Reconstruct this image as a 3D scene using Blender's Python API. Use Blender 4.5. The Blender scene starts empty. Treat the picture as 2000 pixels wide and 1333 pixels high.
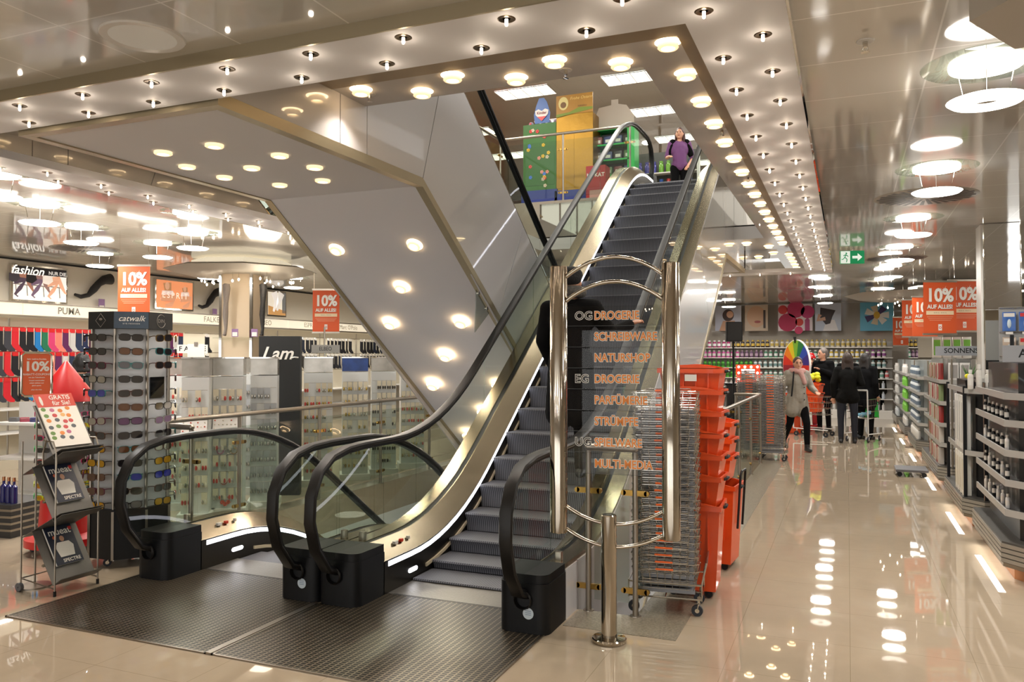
import bpy, bmesh, math, random
from mathutils import Vector, Matrix
from mathutils.geometry import tessellate_polygon
random.seed(7)
sc = bpy.context.scene
col = sc.collection
PI = math.pi

# ------------------------------------------------------------------ camera, world, exposure
FPX = 1560.0
TH = math.atan(655 / FPX); PT = math.atan(30 / FPX); EYE = 1.65
cam = bpy.data.cameras.new('camera'); cam.lens = FPX / 2000 * 36; cam.sensor_width = 36
cam.clip_start = .05; cam.clip_end = 200
camo = bpy.data.objects.new('camera', cam); col.objects.link(camo)
camo.location = (0, 0, EYE); camo.rotation_euler = (PI / 2 + PT, 0, TH)
sc.camera = camo
w = bpy.data.worlds.new('world'); sc.world = w; w.use_nodes = True
w.node_tree.nodes['Background'].inputs[0].default_value = (.97, .95, .92, 1)
w.node_tree.nodes['Background'].inputs[1].default_value = 2.6
sc.view_settings.view_transform = 'Standard'; sc.view_settings.look = 'None'
sc.view_settings.gamma = 1; sc.view_settings.use_curve_mapping = False
sc.view_settings.exposure = 0.28
try:
    sc.cycles.use_adaptive_sampling = True; sc.cycles.adaptive_threshold = .02; sc.cycles.max_bounces = 9; sc.cycles.transparent_max_bounces = 24; sc.cycles.glossy_bounces = 5
    sc.cycles.diffuse_bounces = 3; sc.cycles.transmission_bounces = 6; sc.cycles.sample_clamp_indirect = 4
    sc.cycles.caustics_reflective = False; sc.cycles.caustics_refractive = False
except Exception: pass

_c, _s = math.cos(TH), math.sin(TH)
RT = Vector((_c, _s, 0)); F0 = Vector((-_s, _c, 0)); UPV = Vector((0, 0, 1))
FW = F0 * math.cos(PT) + UPV * math.sin(PT); UV_ = UPV * math.cos(PT) - F0 * math.sin(PT)
def G(u, v, ax, val):
    """world point seen at (u, v) of the photograph that lies on the plane axis=val"""
    r = FW * FPX + RT * (u - 1000) + UV_ * (666.5 - v); c = Vector((0, 0, EYE))
    i = 'xyz'.index(ax); return c + r * ((val - c[i]) / r[i])
def GD(u, v, d):
    r = FW * FPX + RT * (u - 1000) + UV_ * (666.5 - v); return Vector((0, 0, EYE)) + r * (d / FPX)

# ------------------------------------------------------------------ materials
MATS = {}
def srgb(h):
    if isinstance(h, str):
        c = [int(h[i:i + 2], 16) / 255 for i in (0, 2, 4)]
        return tuple(x / 12.92 if x <= .04045 else ((x + .055) / 1.055) ** 2.4 for x in c)
    return h
def mat(name, color='808080', rough=.5, metal=0, emit=0, ecol=None, coat=0, spec=.5, bump=0, bscale=20, bstretch=(1, 1, 1), vary=0, sheen=0, ior=None):
    if name in MATS: return MATS[name]
    m = bpy.data.materials.new(name); m.use_nodes = True; MATS[name] = m
    nt = m.node_tree; b = nt.nodes['Principled BSDF']; c = srgb(color)
    b.inputs['Base Color'].default_value = (*c, 1); b.inputs['Roughness'].default_value = rough
    b.inputs['Metallic'].default_value = metal
    b.inputs['Specular IOR Level'].default_value = spec
    if ior: b.inputs['IOR'].default_value = ior
    if coat: b.inputs['Coat Weight'].default_value = coat; b.inputs['Coat Roughness'].default_value = .03
    if emit:
        b.inputs['Emission Color'].default_value = (*(srgb(ecol) if ecol else c), 1); b.inputs['Emission Strength'].default_value = emit
    if bump or vary:
        tc = nt.nodes.new('ShaderNodeTexCoord'); mp = nt.nodes.new('ShaderNodeMapping'); mp.inputs['Scale'].default_value = bstretch
        no = nt.nodes.new('ShaderNodeTexNoise'); no.inputs['Scale'].default_value = bscale; no.inputs['Detail'].default_value = 3
        nt.links.new(tc.outputs['Object'], mp.inputs[0]); nt.links.new(mp.outputs[0], no.inputs[0])
        if bump:
            bp = nt.nodes.new('ShaderNodeBump'); bp.inputs['Strength'].default_value = bump; bp.inputs['Distance'].default_value = .02
            nt.links.new(no.outputs[0], bp.inputs['Height']); nt.links.new(bp.outputs[0], b.inputs['Normal'])
        if vary:
            mx = nt.nodes.new('ShaderNodeMix'); mx.data_type = 'RGBA'
            mx.inputs[6].default_value = (*[x * (1 - vary) for x in c], 1); mx.inputs[7].default_value = (*[min(1, x * (1 + vary)) for x in c], 1)
            nt.links.new(no.outputs[0], mx.inputs[0]); nt.links.new(mx.outputs[2], b.inputs['Base Color'])
    return m
def glassmat(name, tint='e6efe8', refl=.06, rough=0.0, k=.75):
    if name in MATS: return MATS[name]
    m = bpy.data.materials.new(name); m.use_nodes = True; MATS[name] = m; nt = m.node_tree; nt.nodes.clear()
    o = nt.nodes.new('ShaderNodeOutputMaterial'); t = nt.nodes.new('ShaderNodeBsdfTransparent'); g = nt.nodes.new('ShaderNodeBsdfGlossy')
    t.inputs[0].default_value = (*srgb(tint), 1); g.inputs['Roughness'].default_value = rough; g.inputs[0].default_value = (1, 1, 1, 1)
    f = nt.nodes.new('ShaderNodeFresnel'); f.inputs[0].default_value = 1.45
    mx = nt.nodes.new('ShaderNodeMixShader'); ml = nt.nodes.new('ShaderNodeMath'); ml.operation = 'MULTIPLY_ADD'; ml.inputs[1].default_value = k; ml.inputs[2].default_value = refl
    geo = nt.nodes.new('ShaderNodeNewGeometry'); inv = nt.nodes.new('ShaderNodeMath'); inv.operation = 'SUBTRACT'; inv.inputs[0].default_value = 1
    m2 = nt.nodes.new('ShaderNodeMath'); m2.operation = 'MULTIPLY'
    nt.links.new(f.outputs[0], ml.inputs[0]); nt.links.new(geo.outputs['Backfacing'], inv.inputs[1])
    nt.links.new(ml.outputs[0], m2.inputs[0]); nt.links.new(inv.outputs[0], m2.inputs[1])
    nt.links.new(m2.outputs[0], mx.inputs[0]); nt.links.new(t.outputs[0], mx.inputs[1]); nt.links.new(g.outputs[0], mx.inputs[2]); nt.links.new(mx.outputs[0], o.inputs[0])
    return m
def gridmat(name, c1, c2, sx, sy, wx, wy, rough, coat=0, bump=0, bscale=3, axes=(0, 1), off=(0, 0), metal=0, vary=0, coatior=1.5, c3=None, bstretch=(1, 1, 1), spec=.5):
    """tiles of size sx x sy in object space with joints wx, wy wide"""
    m = bpy.data.materials.new(name); m.use_nodes = True; MATS[name] = m; nt = m.node_tree; b = nt.nodes['Principled BSDF']; L = nt.links.new
    tc = nt.nodes.new('ShaderNodeTexCoord'); sp = nt.nodes.new('ShaderNodeSeparateXYZ'); L(tc.outputs['Object'], sp.inputs[0])
    def line(ax, s, wd, of):
        a = nt.nodes.new('ShaderNodeMath'); a.operation = 'ADD'; a.inputs[1].default_value = 1000 * s + of; L(sp.outputs[ax], a.inputs[0])
        q = nt.nodes.new('ShaderNodeMath'); q.operation = 'MODULO'; q.inputs[1].default_value = s; L(a.outputs[0], q.inputs[0])
        r = nt.nodes.new('ShaderNodeMath'); r.operation = 'LESS_THAN'; r.inputs[1].default_value = wd; L(q.outputs[0], r.inputs[0]); return r
    l1 = line(axes[0], sx, wx, off[0]); l2 = line(axes[1], sy, wy, off[1])
    mxn = nt.nodes.new('ShaderNodeMath'); mxn.operation = 'MAXIMUM'; L(l1.outputs[0], mxn.inputs[0]); L(l2.outputs[0], mxn.inputs[1])
    mx = nt.nodes.new('ShaderNodeMix'); mx.data_type = 'RGBA'; mx.inputs[6].default_value = (*srgb(c1), 1); mx.inputs[7].default_value = (*srgb(c2), 1)
    L(mxn.outputs[0], mx.inputs[0]); L(mx.outputs[2], b.inputs['Base Color'])
    if vary or bump:
        mp = nt.nodes.new('ShaderNodeMapping'); mp.inputs['Scale'].default_value = bstretch; L(tc.outputs['Object'], mp.inputs[0])
        no = nt.nodes.new('ShaderNodeTexNoise'); no.inputs['Scale'].default_value = bscale; no.inputs['Detail'].default_value = 2 if bump else 6; L(mp.outputs[0], no.inputs[0])
    if vary:
        m3 = nt.nodes.new('ShaderNodeMix'); m3.data_type = 'RGBA'; c = srgb(c1); m3.inputs[6].default_value = (*[x * (1 - vary) for x in c], 1); m3.inputs[7].default_value = (*[x * (1 + vary) for x in c], 1)
        L(no.outputs[0], m3.inputs[0]); L(m3.outputs[2], mx.inputs[6])
    b.inputs['Roughness'].default_value = rough; b.inputs['Metallic'].default_value = metal; b.inputs['Specular IOR Level'].default_value = spec
    if coat: b.inputs['Coat Weight'].default_value = coat; b.inputs['Coat Roughness'].default_value = .02 if coatior < 2 else .06; b.inputs['Coat IOR'].default_value = coatior
    if bump:
        bp = nt.nodes.new('ShaderNodeBump'); bp.inputs['Strength'].default_value = bump; bp.inputs['Distance'].default_value = .03; L(no.outputs[0], bp.inputs['Height'])
        L(bp.outputs[0], b.inputs['Normal']); L(bp.outputs[0], b.inputs['Coat Normal'])
    return m

# ------------------------------------------------------------------ mesh builder
class MB:
    def __init__(s): s.v = []; s.f = []; s.m = []
    def add(s, vs, fs, mi=0):
        o = len(s.v); s.v += [tuple(x) for x in vs]
        for f in fs: s.f.append([i + o for i in f]); s.m.append(mi)
        return s
    def box(s, x0, y0, z0, x1, y1, z1, mi=0):
        v = [(x, y, z) for x in (x0, x1) for y in (y0, y1) for z in (z0, z1)]
        return s.add(v, [(0, 1, 3, 2), (4, 6, 7, 5), (0, 4, 5, 1), (2, 3, 7, 6), (0, 2, 6, 4), (1, 5, 7, 3)], mi)
    def obox(s, c, size, M=None, mi=0):
        a, b, d = [x / 2 for x in size]; M = M or Matrix(); c = Vector(c)
        v = [c + (M @ Vector((x, y, z))) for x in (-a, a) for y in (-b, b) for z in (-d, d)]
        return s.add(v, [(0, 1, 3, 2), (4, 6, 7, 5), (0, 4, 5, 1), (2, 3, 7, 6), (0, 2, 6, 4), (1, 5, 7, 3)], mi)
    def rbox(s, x0, y0, z0, x1, y1, z1, r=.01, mi=0):
        """box with its vertical edges and top rounded"""
        def ring(i, z):
            o = []
            for cx, cy, a0 in ((x1 - r, y1 - r, 0), (x0 + r, y1 - r, 90), (x0 + r, y0 + r, 180), (x1 - r, y0 + r, 270)):
                for k in range(4):
                    a = math.radians(a0 + k * 30); rr = r - i; o.append((cx + rr * math.cos(a), cy + rr * math.sin(a), z))
            return o
        v = ring(0, z0) + ring(0, z1 - r * .6) + ring(r * .35, z1)
        f = [[j + 16 * k, (j + 1) % 16 + 16 * k, (j + 1) % 16 + 16 * (k + 1), j + 16 * (k + 1)] for k in (0, 1) for j in range(16)]
        f += [list(range(15, -1, -1)), list(range(32, 48))]
        return s.add(v, f, mi)
    def tube(s, pts, r, n=8, closed=False, mi=0, cap=True, ry=None):
        pts = [Vector(p) for p in pts]; k = len(pts); rs = r if isinstance(r, (list, tuple)) else [r] * k
        vs = []; up = None
        for i, p in enumerate(pts):
            a = pts[i - 1] if (i > 0 or closed) else p; b = pts[(i + 1) % k] if (i < k - 1 or closed) else p
            t = (b - a).normalized()
            if up is None: up = Vector((0, 0, 1)) if abs(t.z) < .9 else Vector((1, 0, 0))
            x = t.cross(up).normalized(); y = x.cross(t).normalized(); up = y
            for j in range(n):
                A = 2 * PI * j / n; vs.append(p + x * math.cos(A) * rs[i] + y * math.sin(A) * (ry if ry else rs[i]))
        fs = []
        for i in range(k if closed else k - 1):
            q = (i + 1) % k
            for j in range(n): fs.append((i * n + j, i * n + (j + 1) % n, q * n + (j + 1) % n, q * n + j))
        if cap and not closed: fs += [tuple(range(n - 1, -1, -1)), tuple(range((k - 1) * n, k * n))]
        return s.add(vs, fs, mi)
    def cyl(s, p0, p1, r, r1=None, n=16, mi=0): return s.tube([p0, p1], [r, r if r1 is None else r1], n, mi=mi)
    def lathe(s, prof, n=24, c=(0, 0, 0), mi=0, M=None, closed=False):
        c = Vector(c); vs = []
        for r, z in prof:
            for j in range(n):
                p = Vector((r * math.cos(2 * PI * j / n), r * math.sin(2 * PI * j / n), z)); vs.append(c + (M @ p if M else p))
        k = len(prof); fs = [(i * n + j, i * n + (j + 1) % n, ((i + 1) % k) * n + (j + 1) % n, ((i + 1) % k) * n + j) for i in range(k if closed else k - 1) for j in range(n)]
        if not closed:
            if prof[0][0] > 1e-5: fs.append(tuple(range(n - 1, -1, -1)))
            if prof[-1][0] > 1e-5: fs.append(tuple(range((k - 1) * n, k * n)))
        return s.add(vs, fs, mi)
    def ball(s, c, r, n=12, m=8, mi=0, M=None):
        rx, ry, rz = r if isinstance(r, (tuple, list)) else (r, r, r); c = Vector(c); vs = []
        for i in range(m + 1):
            a = PI * i / m
            for j in range(n):
                b = 2 * PI * j / n; p = Vector((rx * math.sin(a) * math.cos(b), ry * math.sin(a) * math.sin(b), rz * math.cos(a))); vs.append(c + (M @ p if M else p))
        fs = [(i * n + j, (i + 1) * n + j, (i + 1) * n + (j + 1) % n, i * n + (j + 1) % n) for i in range(m) for j in range(n)]
        return s.add(vs, fs, mi)
    def prism(s, poly, ax, a0, a1, mi=0, mi_cap=None):
        """poly: 2d points; ax 'x': (y,z), 'y': (x,z), 'z': (x,y)"""
        def P(p, a): return (a, p[0], p[1]) if ax == 'x' else ((p[0], a, p[1]) if ax == 'y' else (p[0], p[1], a))
        n = len(poly); v = [P(p, a0) for p in poly] + [P(p, a1) for p in poly]
        tri = tessellate_polygon([[Vector((p[0], p[1], 0)) for p in poly]])
        s.add(v, [(i, (i + 1) % n, n + (i + 1) % n, n + i) for i in range(n)], mi)
        s.add(v, [tuple(t) for t in tri] + [tuple(n + i for i in reversed(t)) for t in tri], mi if mi_cap is None else mi_cap)
        return s
    def sweep(s, sec, path, normal=False, closed=True, mi=0):
        """section points (x, dz) swept along path points (y, z) in a plane of constant x"""
        k = len(path); n = len(sec); vs = []
        for i, (y, z) in enumerate(path):
            if normal:
                a = path[max(0, i - 1)]; b = path[min(k - 1, i + 1)]; t = Vector((b[0] - a[0], b[1] - a[1])).normalized(); nx, nz = -t.y, t.x
                vs += [(p[0], y + nx * p[1], z + nz * p[1]) for p in sec]
            else: vs += [(p[0], y, z + p[1]) for p in sec]
        fs = [(i * n + j, i * n + (j + 1) % n, (i + 1) * n + (j + 1) % n, (i + 1) * n + j) for i in range(k - 1) for j in range(n if closed else n - 1)]
        if closed: fs += [tuple(range(n - 1, -1, -1)), tuple(range((k - 1) * n, k * n))]
        return s.add(vs, fs, mi)
    def xf(s, M):
        s.v = [tuple(M @ Vector(p)) for p in s.v]; return s
    def mesh(s, name, mats):
        me = bpy.data.meshes.new(name); me.from_pydata(s.v, [], s.f)
        for m in (mats if isinstance(mats, (list, tuple)) else [mats]): me.materials.append(m)
        me.polygons.foreach_set('material_index', s.m)
        bm = bmesh.new(); bm.from_mesh(me); bmesh.ops.remove_doubles(bm, verts=bm.verts, dist=1e-6)
        bmesh.ops.recalc_face_normals(bm, faces=bm.faces); bm.to_mesh(me); bm.free()
        me.polygons.foreach_set('use_smooth', [True] * len(me.polygons))
        try: me.set_sharp_from_angle(angle=math.radians(32))
        except Exception: pass
        me.update(); return me
    def build(s, name, mats, parent=None, loc=None):
        return link(name, s.mesh(name, mats), parent, loc)
def link(name, me, parent=None, loc=None):
    o = bpy.data.objects.new(name, me); col.objects.link(o)
    if parent: o.parent = parent
    if loc: o.location = loc
    return o
def tag(o, label, cat=None, group=None, kind=None):
    if label: o['label'] = label
    if cat: o['category'] = cat
    if group: o['group'] = group
    if kind: o['kind'] = kind
    return o
def thing(name, label, cat, loc=(0, 0, 0), rotz=0, group=None):
    o = bpy.data.objects.new(name, None); col.objects.link(o); o.empty_display_size = .1
    o.location = loc; o.rotation_euler = (0, 0, rotz); return tag(o, label, cat, group)
def struct(name, mb, m, parent=None):
    o = mb.build(name, m, parent)
    if not parent: o['kind'] = 'structure'
    return o
KIDS = {}
def kids(o):
    return [c for c in o.children]
def dup(root, loc, rotz=None, label=None, group=None, scale=None, mats=None):
    r = root.copy(); col.objects.link(r); r.location = loc
    if rotz is not None: r.rotation_euler = (0, 0, rotz)
    if scale: r.scale = scale if isinstance(scale, (tuple, list)) else (scale,) * 3
    if label: r['label'] = label
    if group: r['group'] = group
    for ch in list(root.children):
        c = ch.copy(); col.objects.link(c); c.parent = r
        for g in ch.children:
            d = g.copy(); col.objects.link(d); d.parent = c
    return r
def recolor(o, slot, m):
    """own material on this object only"""
    o.material_slots[slot].link = 'OBJECT'; o.material_slots[slot].material = m
_font_cache = {}
def text_mb(s, size=1, ext=.002, align='CENTER', off=0, shear=0, space=1.0, xs=1.0):
    """raised lettering in the XZ plane, facing -Y, as plain geometry"""
    cu = bpy.data.curves.new('lettering', 'FONT'); cu.body = s; cu.size = size; cu.extrude = 0; cu.align_x = align; cu.align_y = 'CENTER'
    cu.offset = off; cu.shear = shear; cu.space_character = space; cu.resolution_u = 3
    o = bpy.data.objects.new('lettering', cu); col.objects.link(o)
    dg = bpy.context.evaluated_depsgraph_get(); me = bpy.data.meshes.new_from_object(o.evaluated_get(dg))
    b = MB(); vs = [(p.co.x * xs, -ext, p.co.y) for p in me.vertices]
    b.add(vs, [tuple(p.vertices) for p in me.polygons])
    bpy.data.objects.remove(o); bpy.data.curves.remove(cu); bpy.data.meshes.remove(me)
    return b
def merge(a, b, mi=None):
    o = len(a.v); a.v += b.v
    for f, m in zip(b.f, b.m): a.f.append([i + o for i in f]); a.m.append(m if mi is None else mi)
    return a
def Rz(a): return Matrix.Rotation(a, 4, 'Z')
def Rx(a): return Matrix.Rotation(a, 4, 'X')
def Ry(a): return Matrix.Rotation(a, 4, 'Y')
def T(x, y, z): return Matrix.Translation((x, y, z))

WHITE = mat('white paint', 'e0e0e4', .6)
WGLOSS = mat('white glass panel', 'd3d2d4', .25, coat=1)
BRASS = mat('warm brushed steel trim', 'aba087', .38, .8)
STEEL = mat('brushed steel', '9d917b', .24, 1, bump=.10, bscale=1.6, bstretch=(.6, 1.6, 1.6))
STEELD = mat('satin steel', '9c9489', .32, 1)
CHROME = mat('chrome', 'dedad2', .05, 1)
POLISH = mat('polished steel', 'b9b0a2', .09, 1)
MIRROR = mat('mirror', 'd8d8d6', .01, 1)
BLACK = mat('black rubber', '110f0e', .42, spec=.35)
BLACKP = mat('black plastic', '0d0e11', .45, spec=.3)
GREYP = mat('grey plastic', '5c5c60', .5)
WPLAST = mat('white plastic', 'd9d7d3', .4)
GLASS = glassmat('clear glass', 'f2f5f2', .02)
GLASSG = glassmat('greenish balustrade glass', 'f0f4f0', .015, k=.42)
ACRYL = glassmat('acrylic', 'f2f2f2', .0, k=.5)
ORANGE = mat('orange plastic', 'e04e18', .35, coat=.3)
RED = mat('red plastic', 'c8191c', .35)
BRASSC = mat('brass clamp', 'b08d4a', .25, 1)
LAMPW = mat('lamp glow white', 'ffffff', .5, emit=5, ecol='fff6ea')
LAMPWARM = mat('lamp glow warm', 'ffffff', .5, emit=14, ecol='ffd9a8')
PAPER = mat('white card', 'e4e0d8', .6)
# ------------------------------------------------------------------ room
FLOOR_M = gridmat('polished beige stone tiles', 'ab9b86', '94866f', .62, .62, .004, .004, .6, coat=1, vary=.06, bscale=9, coatior=1.6, spec=.0)
CEIL_M = gridmat('glossy lacquered metal ceiling tiles', 'c6c2ba', 'eae8e2', .62, .62, .009, .009, .45, coat=1, bump=.13, bscale=1.3, bstretch=(1.0, .55, 1), off=(.22, -.055), coatior=2.2, spec=.2)
GRANITE = mat('speckled granite', '857c6c', .35, vary=.9, bscale=75, coat=.5)
VX0, VX1, VY0, VY1 = -5.6, -1.25, 5.0, 13.0
b = MB()
for x0, y0, x1, y1 in ((-16, -9, 9, VY0), (-16, VY1, 9, 40), (-16, VY0, VX0, VY1), (VX1, VY0, 9, VY1)):
    b.box(x0, y0, -.4, x1, y1, 0)
struct('floor', b, FLOOR_M)
b = MB(); g = .003
b.box(VX1, VY0 - .0, 0, -.93, VY1 + .2, g); b.box(-1.62, 4.66, 0, -.93, VY0, g); b.box(VX0 - .22, VY0, 0, VX0, VY1, g); b.box(VX0, VY1, 0, VX1, VY1 + .2, g)
struct('trim_granite_border', b, GRANITE)
# shaft down to the lower floor
b = MB(); b.box(VX0 - .05, VY0 - .05, -4.4, VX0, VY1 + .05, -.4); b.box(VX1, VY0 - .05, -4.4, VX1 + .05, VY1 + .05, -.4); b.box(VX0, VY0 - .05, -4.4, VX1, VY0, -.4); b.box(VX0, VY1, -4.4, VX1, VY1 + .05, -.4)
struct('wall_stairwell', b, WHITE)
b = MB(); b.box(-16, -2, -4.5, 9, 28, -4.36); struct('floor_basement', b, mat('basement floor', 'a09484', .25, coat=.5))
# ceiling: everything outside the light ring
RX0, RX1, RY0, RY1 = -6.1, -.21, 3.03, 14.88
IX0, IX1, IY0, IY1 = -5.66, -.64, 3.475, 14.40
b = MB(); ZC = 3.162
for x0, y0, x1, y1 in ((-16, -9, 9, RY0), (-16, RY1, 9, 40), (-16, RY0, RX0, RY1), (RX1, RY0, 9, RY1)):
    b.box(x0, y0, ZC, x1, y1, ZC + .04)
struct('ceiling', b, CEIL_M)
b = MB()
for x0, y0, x1, y1 in ((RX0 + .012, RY0 + .012, RX1 - .012, IY0), (RX0 + .012, IY1, RX1 - .012, RY1 - .012), (RX0 + .012, IY0, IX0, IY1), (IX1, IY0, RX1 - .012, IY1)):
    b.box(x0, y0, 3.10, x1, y1, 3.16)
struct('ceiling_light_band', b, WHITE)
b = MB(); b.box(RX0, RY0, 3.098, RX1, RY0 + .012, 3.165); b.box(RX0, RY1 - .012, 3.098, RX1, RY1, 3.165); b.box(RX0, RY0, 3.098, RX0 + .012, RY1, 3.165)
struct('trim_light_band', b, BRASS)
b = MB(); b.box(RX1 - .012, RY0, 3.098, RX1, RY1, 3.165); struct('trim_mirror_edge', b, MIRROR)
b = MB(); b.box(IX0 - .03, IY0, 3.16, IX0, IY1, 3.5); b.box(IX0, IY1, 3.16, IX1, IY1 + .03, 3.5); b.box(IX1, IY0, 3.16, IX1 + .03, IY1, 3.72)
b.box(IX0, IY0 - .03, 3.16, IX1, IY0, 3.72)
struct('wall_recess_mirror', b, MIRROR)
OX0, OX1, OY0, OY1 = -4.93, -1.19, 5.0, 13.0
RCX1, RCY0 = -.80, 4.40
b = MB()
for x0, y0, x1, y1 in ((IX0, RCY0, RCX1, OY0), (IX0, OY1, RCX1, IY1), (IX0, OY0, OX0, OY1), (OX1, OY0, RCX1, OY1)):
    b.box(x0, y0, 3.5, x1, y1, 3.7)
struct('ceiling_recess', b, mat('recess ceiling paint', 'c4c1be', .5, coat=.35))
b = MB(); b.box(-3.27, RCY0, 3.494, RCX1, RCY0 + .17, 3.5); b.box(RCX1 - .09, RCY0 + .17, 3.494, RCX1, IY1, 3.5); b.box(-3.27, RCY0 - .006, 3.494, RCX1, RCY0, 3.72)
struct('trim_recess_edge', b, mat('bronze band', '9a8a72', .45))
b = MB(); b.box(RCX1, RCY0, 3.494, RCX1 + .008, IY1, 3.72); struct('trim_recess_mirror', b, MIRROR)
# upper floor slab, its ceiling and walls
b = MB()
for x0, y0, x1, y1 in ((-16, -2, 9, OY0), (-16, OY1, 9, 28), (-16, OY0, OX0 - .6, OY1), (OX1, OY0, 9, OY1)):
    b.box(x0, y0, 3.72, x1, y1, 4.35)
b2 = MB().box(OX0, OY1 - .012, 3.72, OX1, OY1, 4.30); struct('wall_upper_void_mirror', b2, mat('smoky mirror', '8a857c', .03, 1))
struct('floor_upper', b, mat('upper floor stone', '9d9080', .3, coat=.4))
UPZ = 7.3
b = MB(); b.box(-16, -2, UPZ, 9, 28, UPZ + .05)
struct('ceiling_upper', b, gridmat('upper ceiling lacquer', '7c7160', '6d6354', .62, .62, .006, .006, .4, coat=1, bump=.15, bscale=1.2, coatior=1.9))
# perimeter walls
b = MB(); b.box(-11.95, -9, 0, -11.8, 24.4, 3.16); struct('wall_left', b, mat('wall warm white', 'd6cfc2', .6))
b = MB(); b.box(-11.8, 24.3, 0, 9, 24.45, 3.16); struct('wall_back', b, mat('wall far cream', 'b5ab9c', .5, coat=.4))
b = MB(); b.box(8.4, -9, 0, 8.5, 24.4, 3.16); struct('wall_right', b, mat('wall right cream', 'c4b9a8', .6))
b = MB(); b.box(-16, -9.1, 2.25, 9, -9, 3.16)  # unseen entrance wall, added to keep bright background out of the mirrors
for x in (-16, -11.9, -8, -4, 0, 4, 8): b.box(x, -9.1, 0, x + .8, -9, 2.25)
struct('wall_front_unseen', b, mat('unseen front wall cream', 'b5ab9c', .6))
b = MB(); b.box(-16, 27.9, 4.35, 9, 28, UPZ); struct('wall_upper_back', b, mat('upper wall', 'a89f92', .6))
b = MB(); b.box(-12.1, -2, 4.35, -12, 28, UPZ); struct('wall_upper_left', b, mat('upper wall orange', '9a3c18', .6))
b = MB(); b.box(-11.83, -9, 3.135, -11.79, 24.3, 3.16); struct('trim_wall_shadow_gap', b, BLACKP)

# ------------------------------------------------------------------ lamps
def lamp_data(name, kind, energy, color, size=.1, spot=None):
    l = bpy.data.lights.new(name, kind); l.energy = energy; l.color = color
    if kind == 'AREA': l.shape = 'DISK'; l.size = size
    else: l.shadow_soft_size = size
    if spot: l.spot_size = spot; l.spot_blend = .6
    return l
def add_light(data, parent, loc, rot=(0, 0, 0)):
    o = bpy.data.objects.new('light', data); col.objects.link(o); o.parent = parent; o.location = loc; o.rotation_euler = rot; return o
L_PEND = lamp_data('pendant light', 'AREA', 25, (1, .97, .92), .34)
L_GLASS = lamp_data('glass downlight', 'SPOT', 15, (1, .89, .77), .03, math.radians(115))
L_TINY = lamp_data('small downlight', 'POINT', .17, (1, .84, .66), .012)
# pendant: ring in the ceiling, hanging glowing saucer with a hole, three wires
pend = thing('pendant_lamp', 'x', 'ceiling lamp')
b = MB(); b.lathe([(.10, -.012), (.30, -.004), (.305, 0), (.10, 0)], 40, closed=True); b.build('clear_rim', GLASS, pend)
b = MB(); b.lathe([(0, -.004), (.15, -.004), (.17, -.02), (.175, -.004)], 32); b.build('ceiling_disc', LAMPW, pend)
b = MB(); b.lathe([(.07, -.215), (.165, -.205), (.185, -.19), (.165, -.183), (.07, -.188)], 40, closed=True); b.build('saucer', LAMPW, pend)
b = MB()
for k in range(3):
    a = k * 2.094 + .4; b.cyl((.11 * math.cos(a), .11 * math.sin(a), -.19), (.15 * math.cos(a), .15 * math.sin(a), 0), .0022, n=5)
b.build('wire', CHROME, pend)
add_light(L_PEND, pend, (0, 0, -.235))
PZ = ZC - .001
spots = [(.67, y, 'aisle') for y in (4.72, 7.2, 9.68, 12.16, 14.64, 17.12, 19.6)] + \
        [(3.15, y, 'right') for y in (4.0, 6.5, 8.9, 11.4, 13.9, 16.4, 18.8)] + [(5.6, y, 'far right') for y in (6.5, 9.0, 11.5, 14, 17.5)] + \
        [(-.5, y, 'behind') for y in (16.2, 18.7, 21.2)] + [(-2.9, y, 'behind') for y in (16.8, 19.3, 21.8)] + [(-6.0, 17, 'behind'), (-6.0, 20, 'behind')] + \
        [(-7.35, 5.45, 'left'), (-8.2, 6.6, 'left'), (-6.45, 4.4, 'left'), (-10.05, 8.4, 'left'), (-7.35, 7.45, 'left'), (-8.45, 7.95, 'left'), (-6.35, 6.4, 'left'), (-9.9, 10.4, 'left'), (-9.8, 12.5, 'left'), (-7.5, 15.0, 'left'), (-9.9, 15.5, 'left')] + \
        [(x, y, 'near') for x in (-7, -4, -1.2, 1.8) for y in (-4.5, -1.5)] + [(4.4, 1.0, 'near')]  # the entrance lamps are out of view, added as frontal fill
lab = {'aisle': 'glowing saucer lamp hanging over the main aisle on the right', 'right': 'glowing saucer lamp hanging over the cosmetics shelves right of the aisle',
       'far right': 'glowing saucer lamp hanging beyond the shelves at the right edge', 'behind': 'glowing saucer lamp hanging beyond the escalators at the back of the shop',
       'left': 'glowing saucer lamp hanging over the hosiery department on the left', 'near': 'unseen saucer lamp by the entrance, added for frontal light'}
for i, (x, y, k) in enumerate(spots):
    o = pend if i == 0 else dup(pend, (x, y, PZ), 0)
    o.location = (x, y, PZ); o['label'] = lab[k]; o['group'] = 'saucer lamps ' + k
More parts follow.
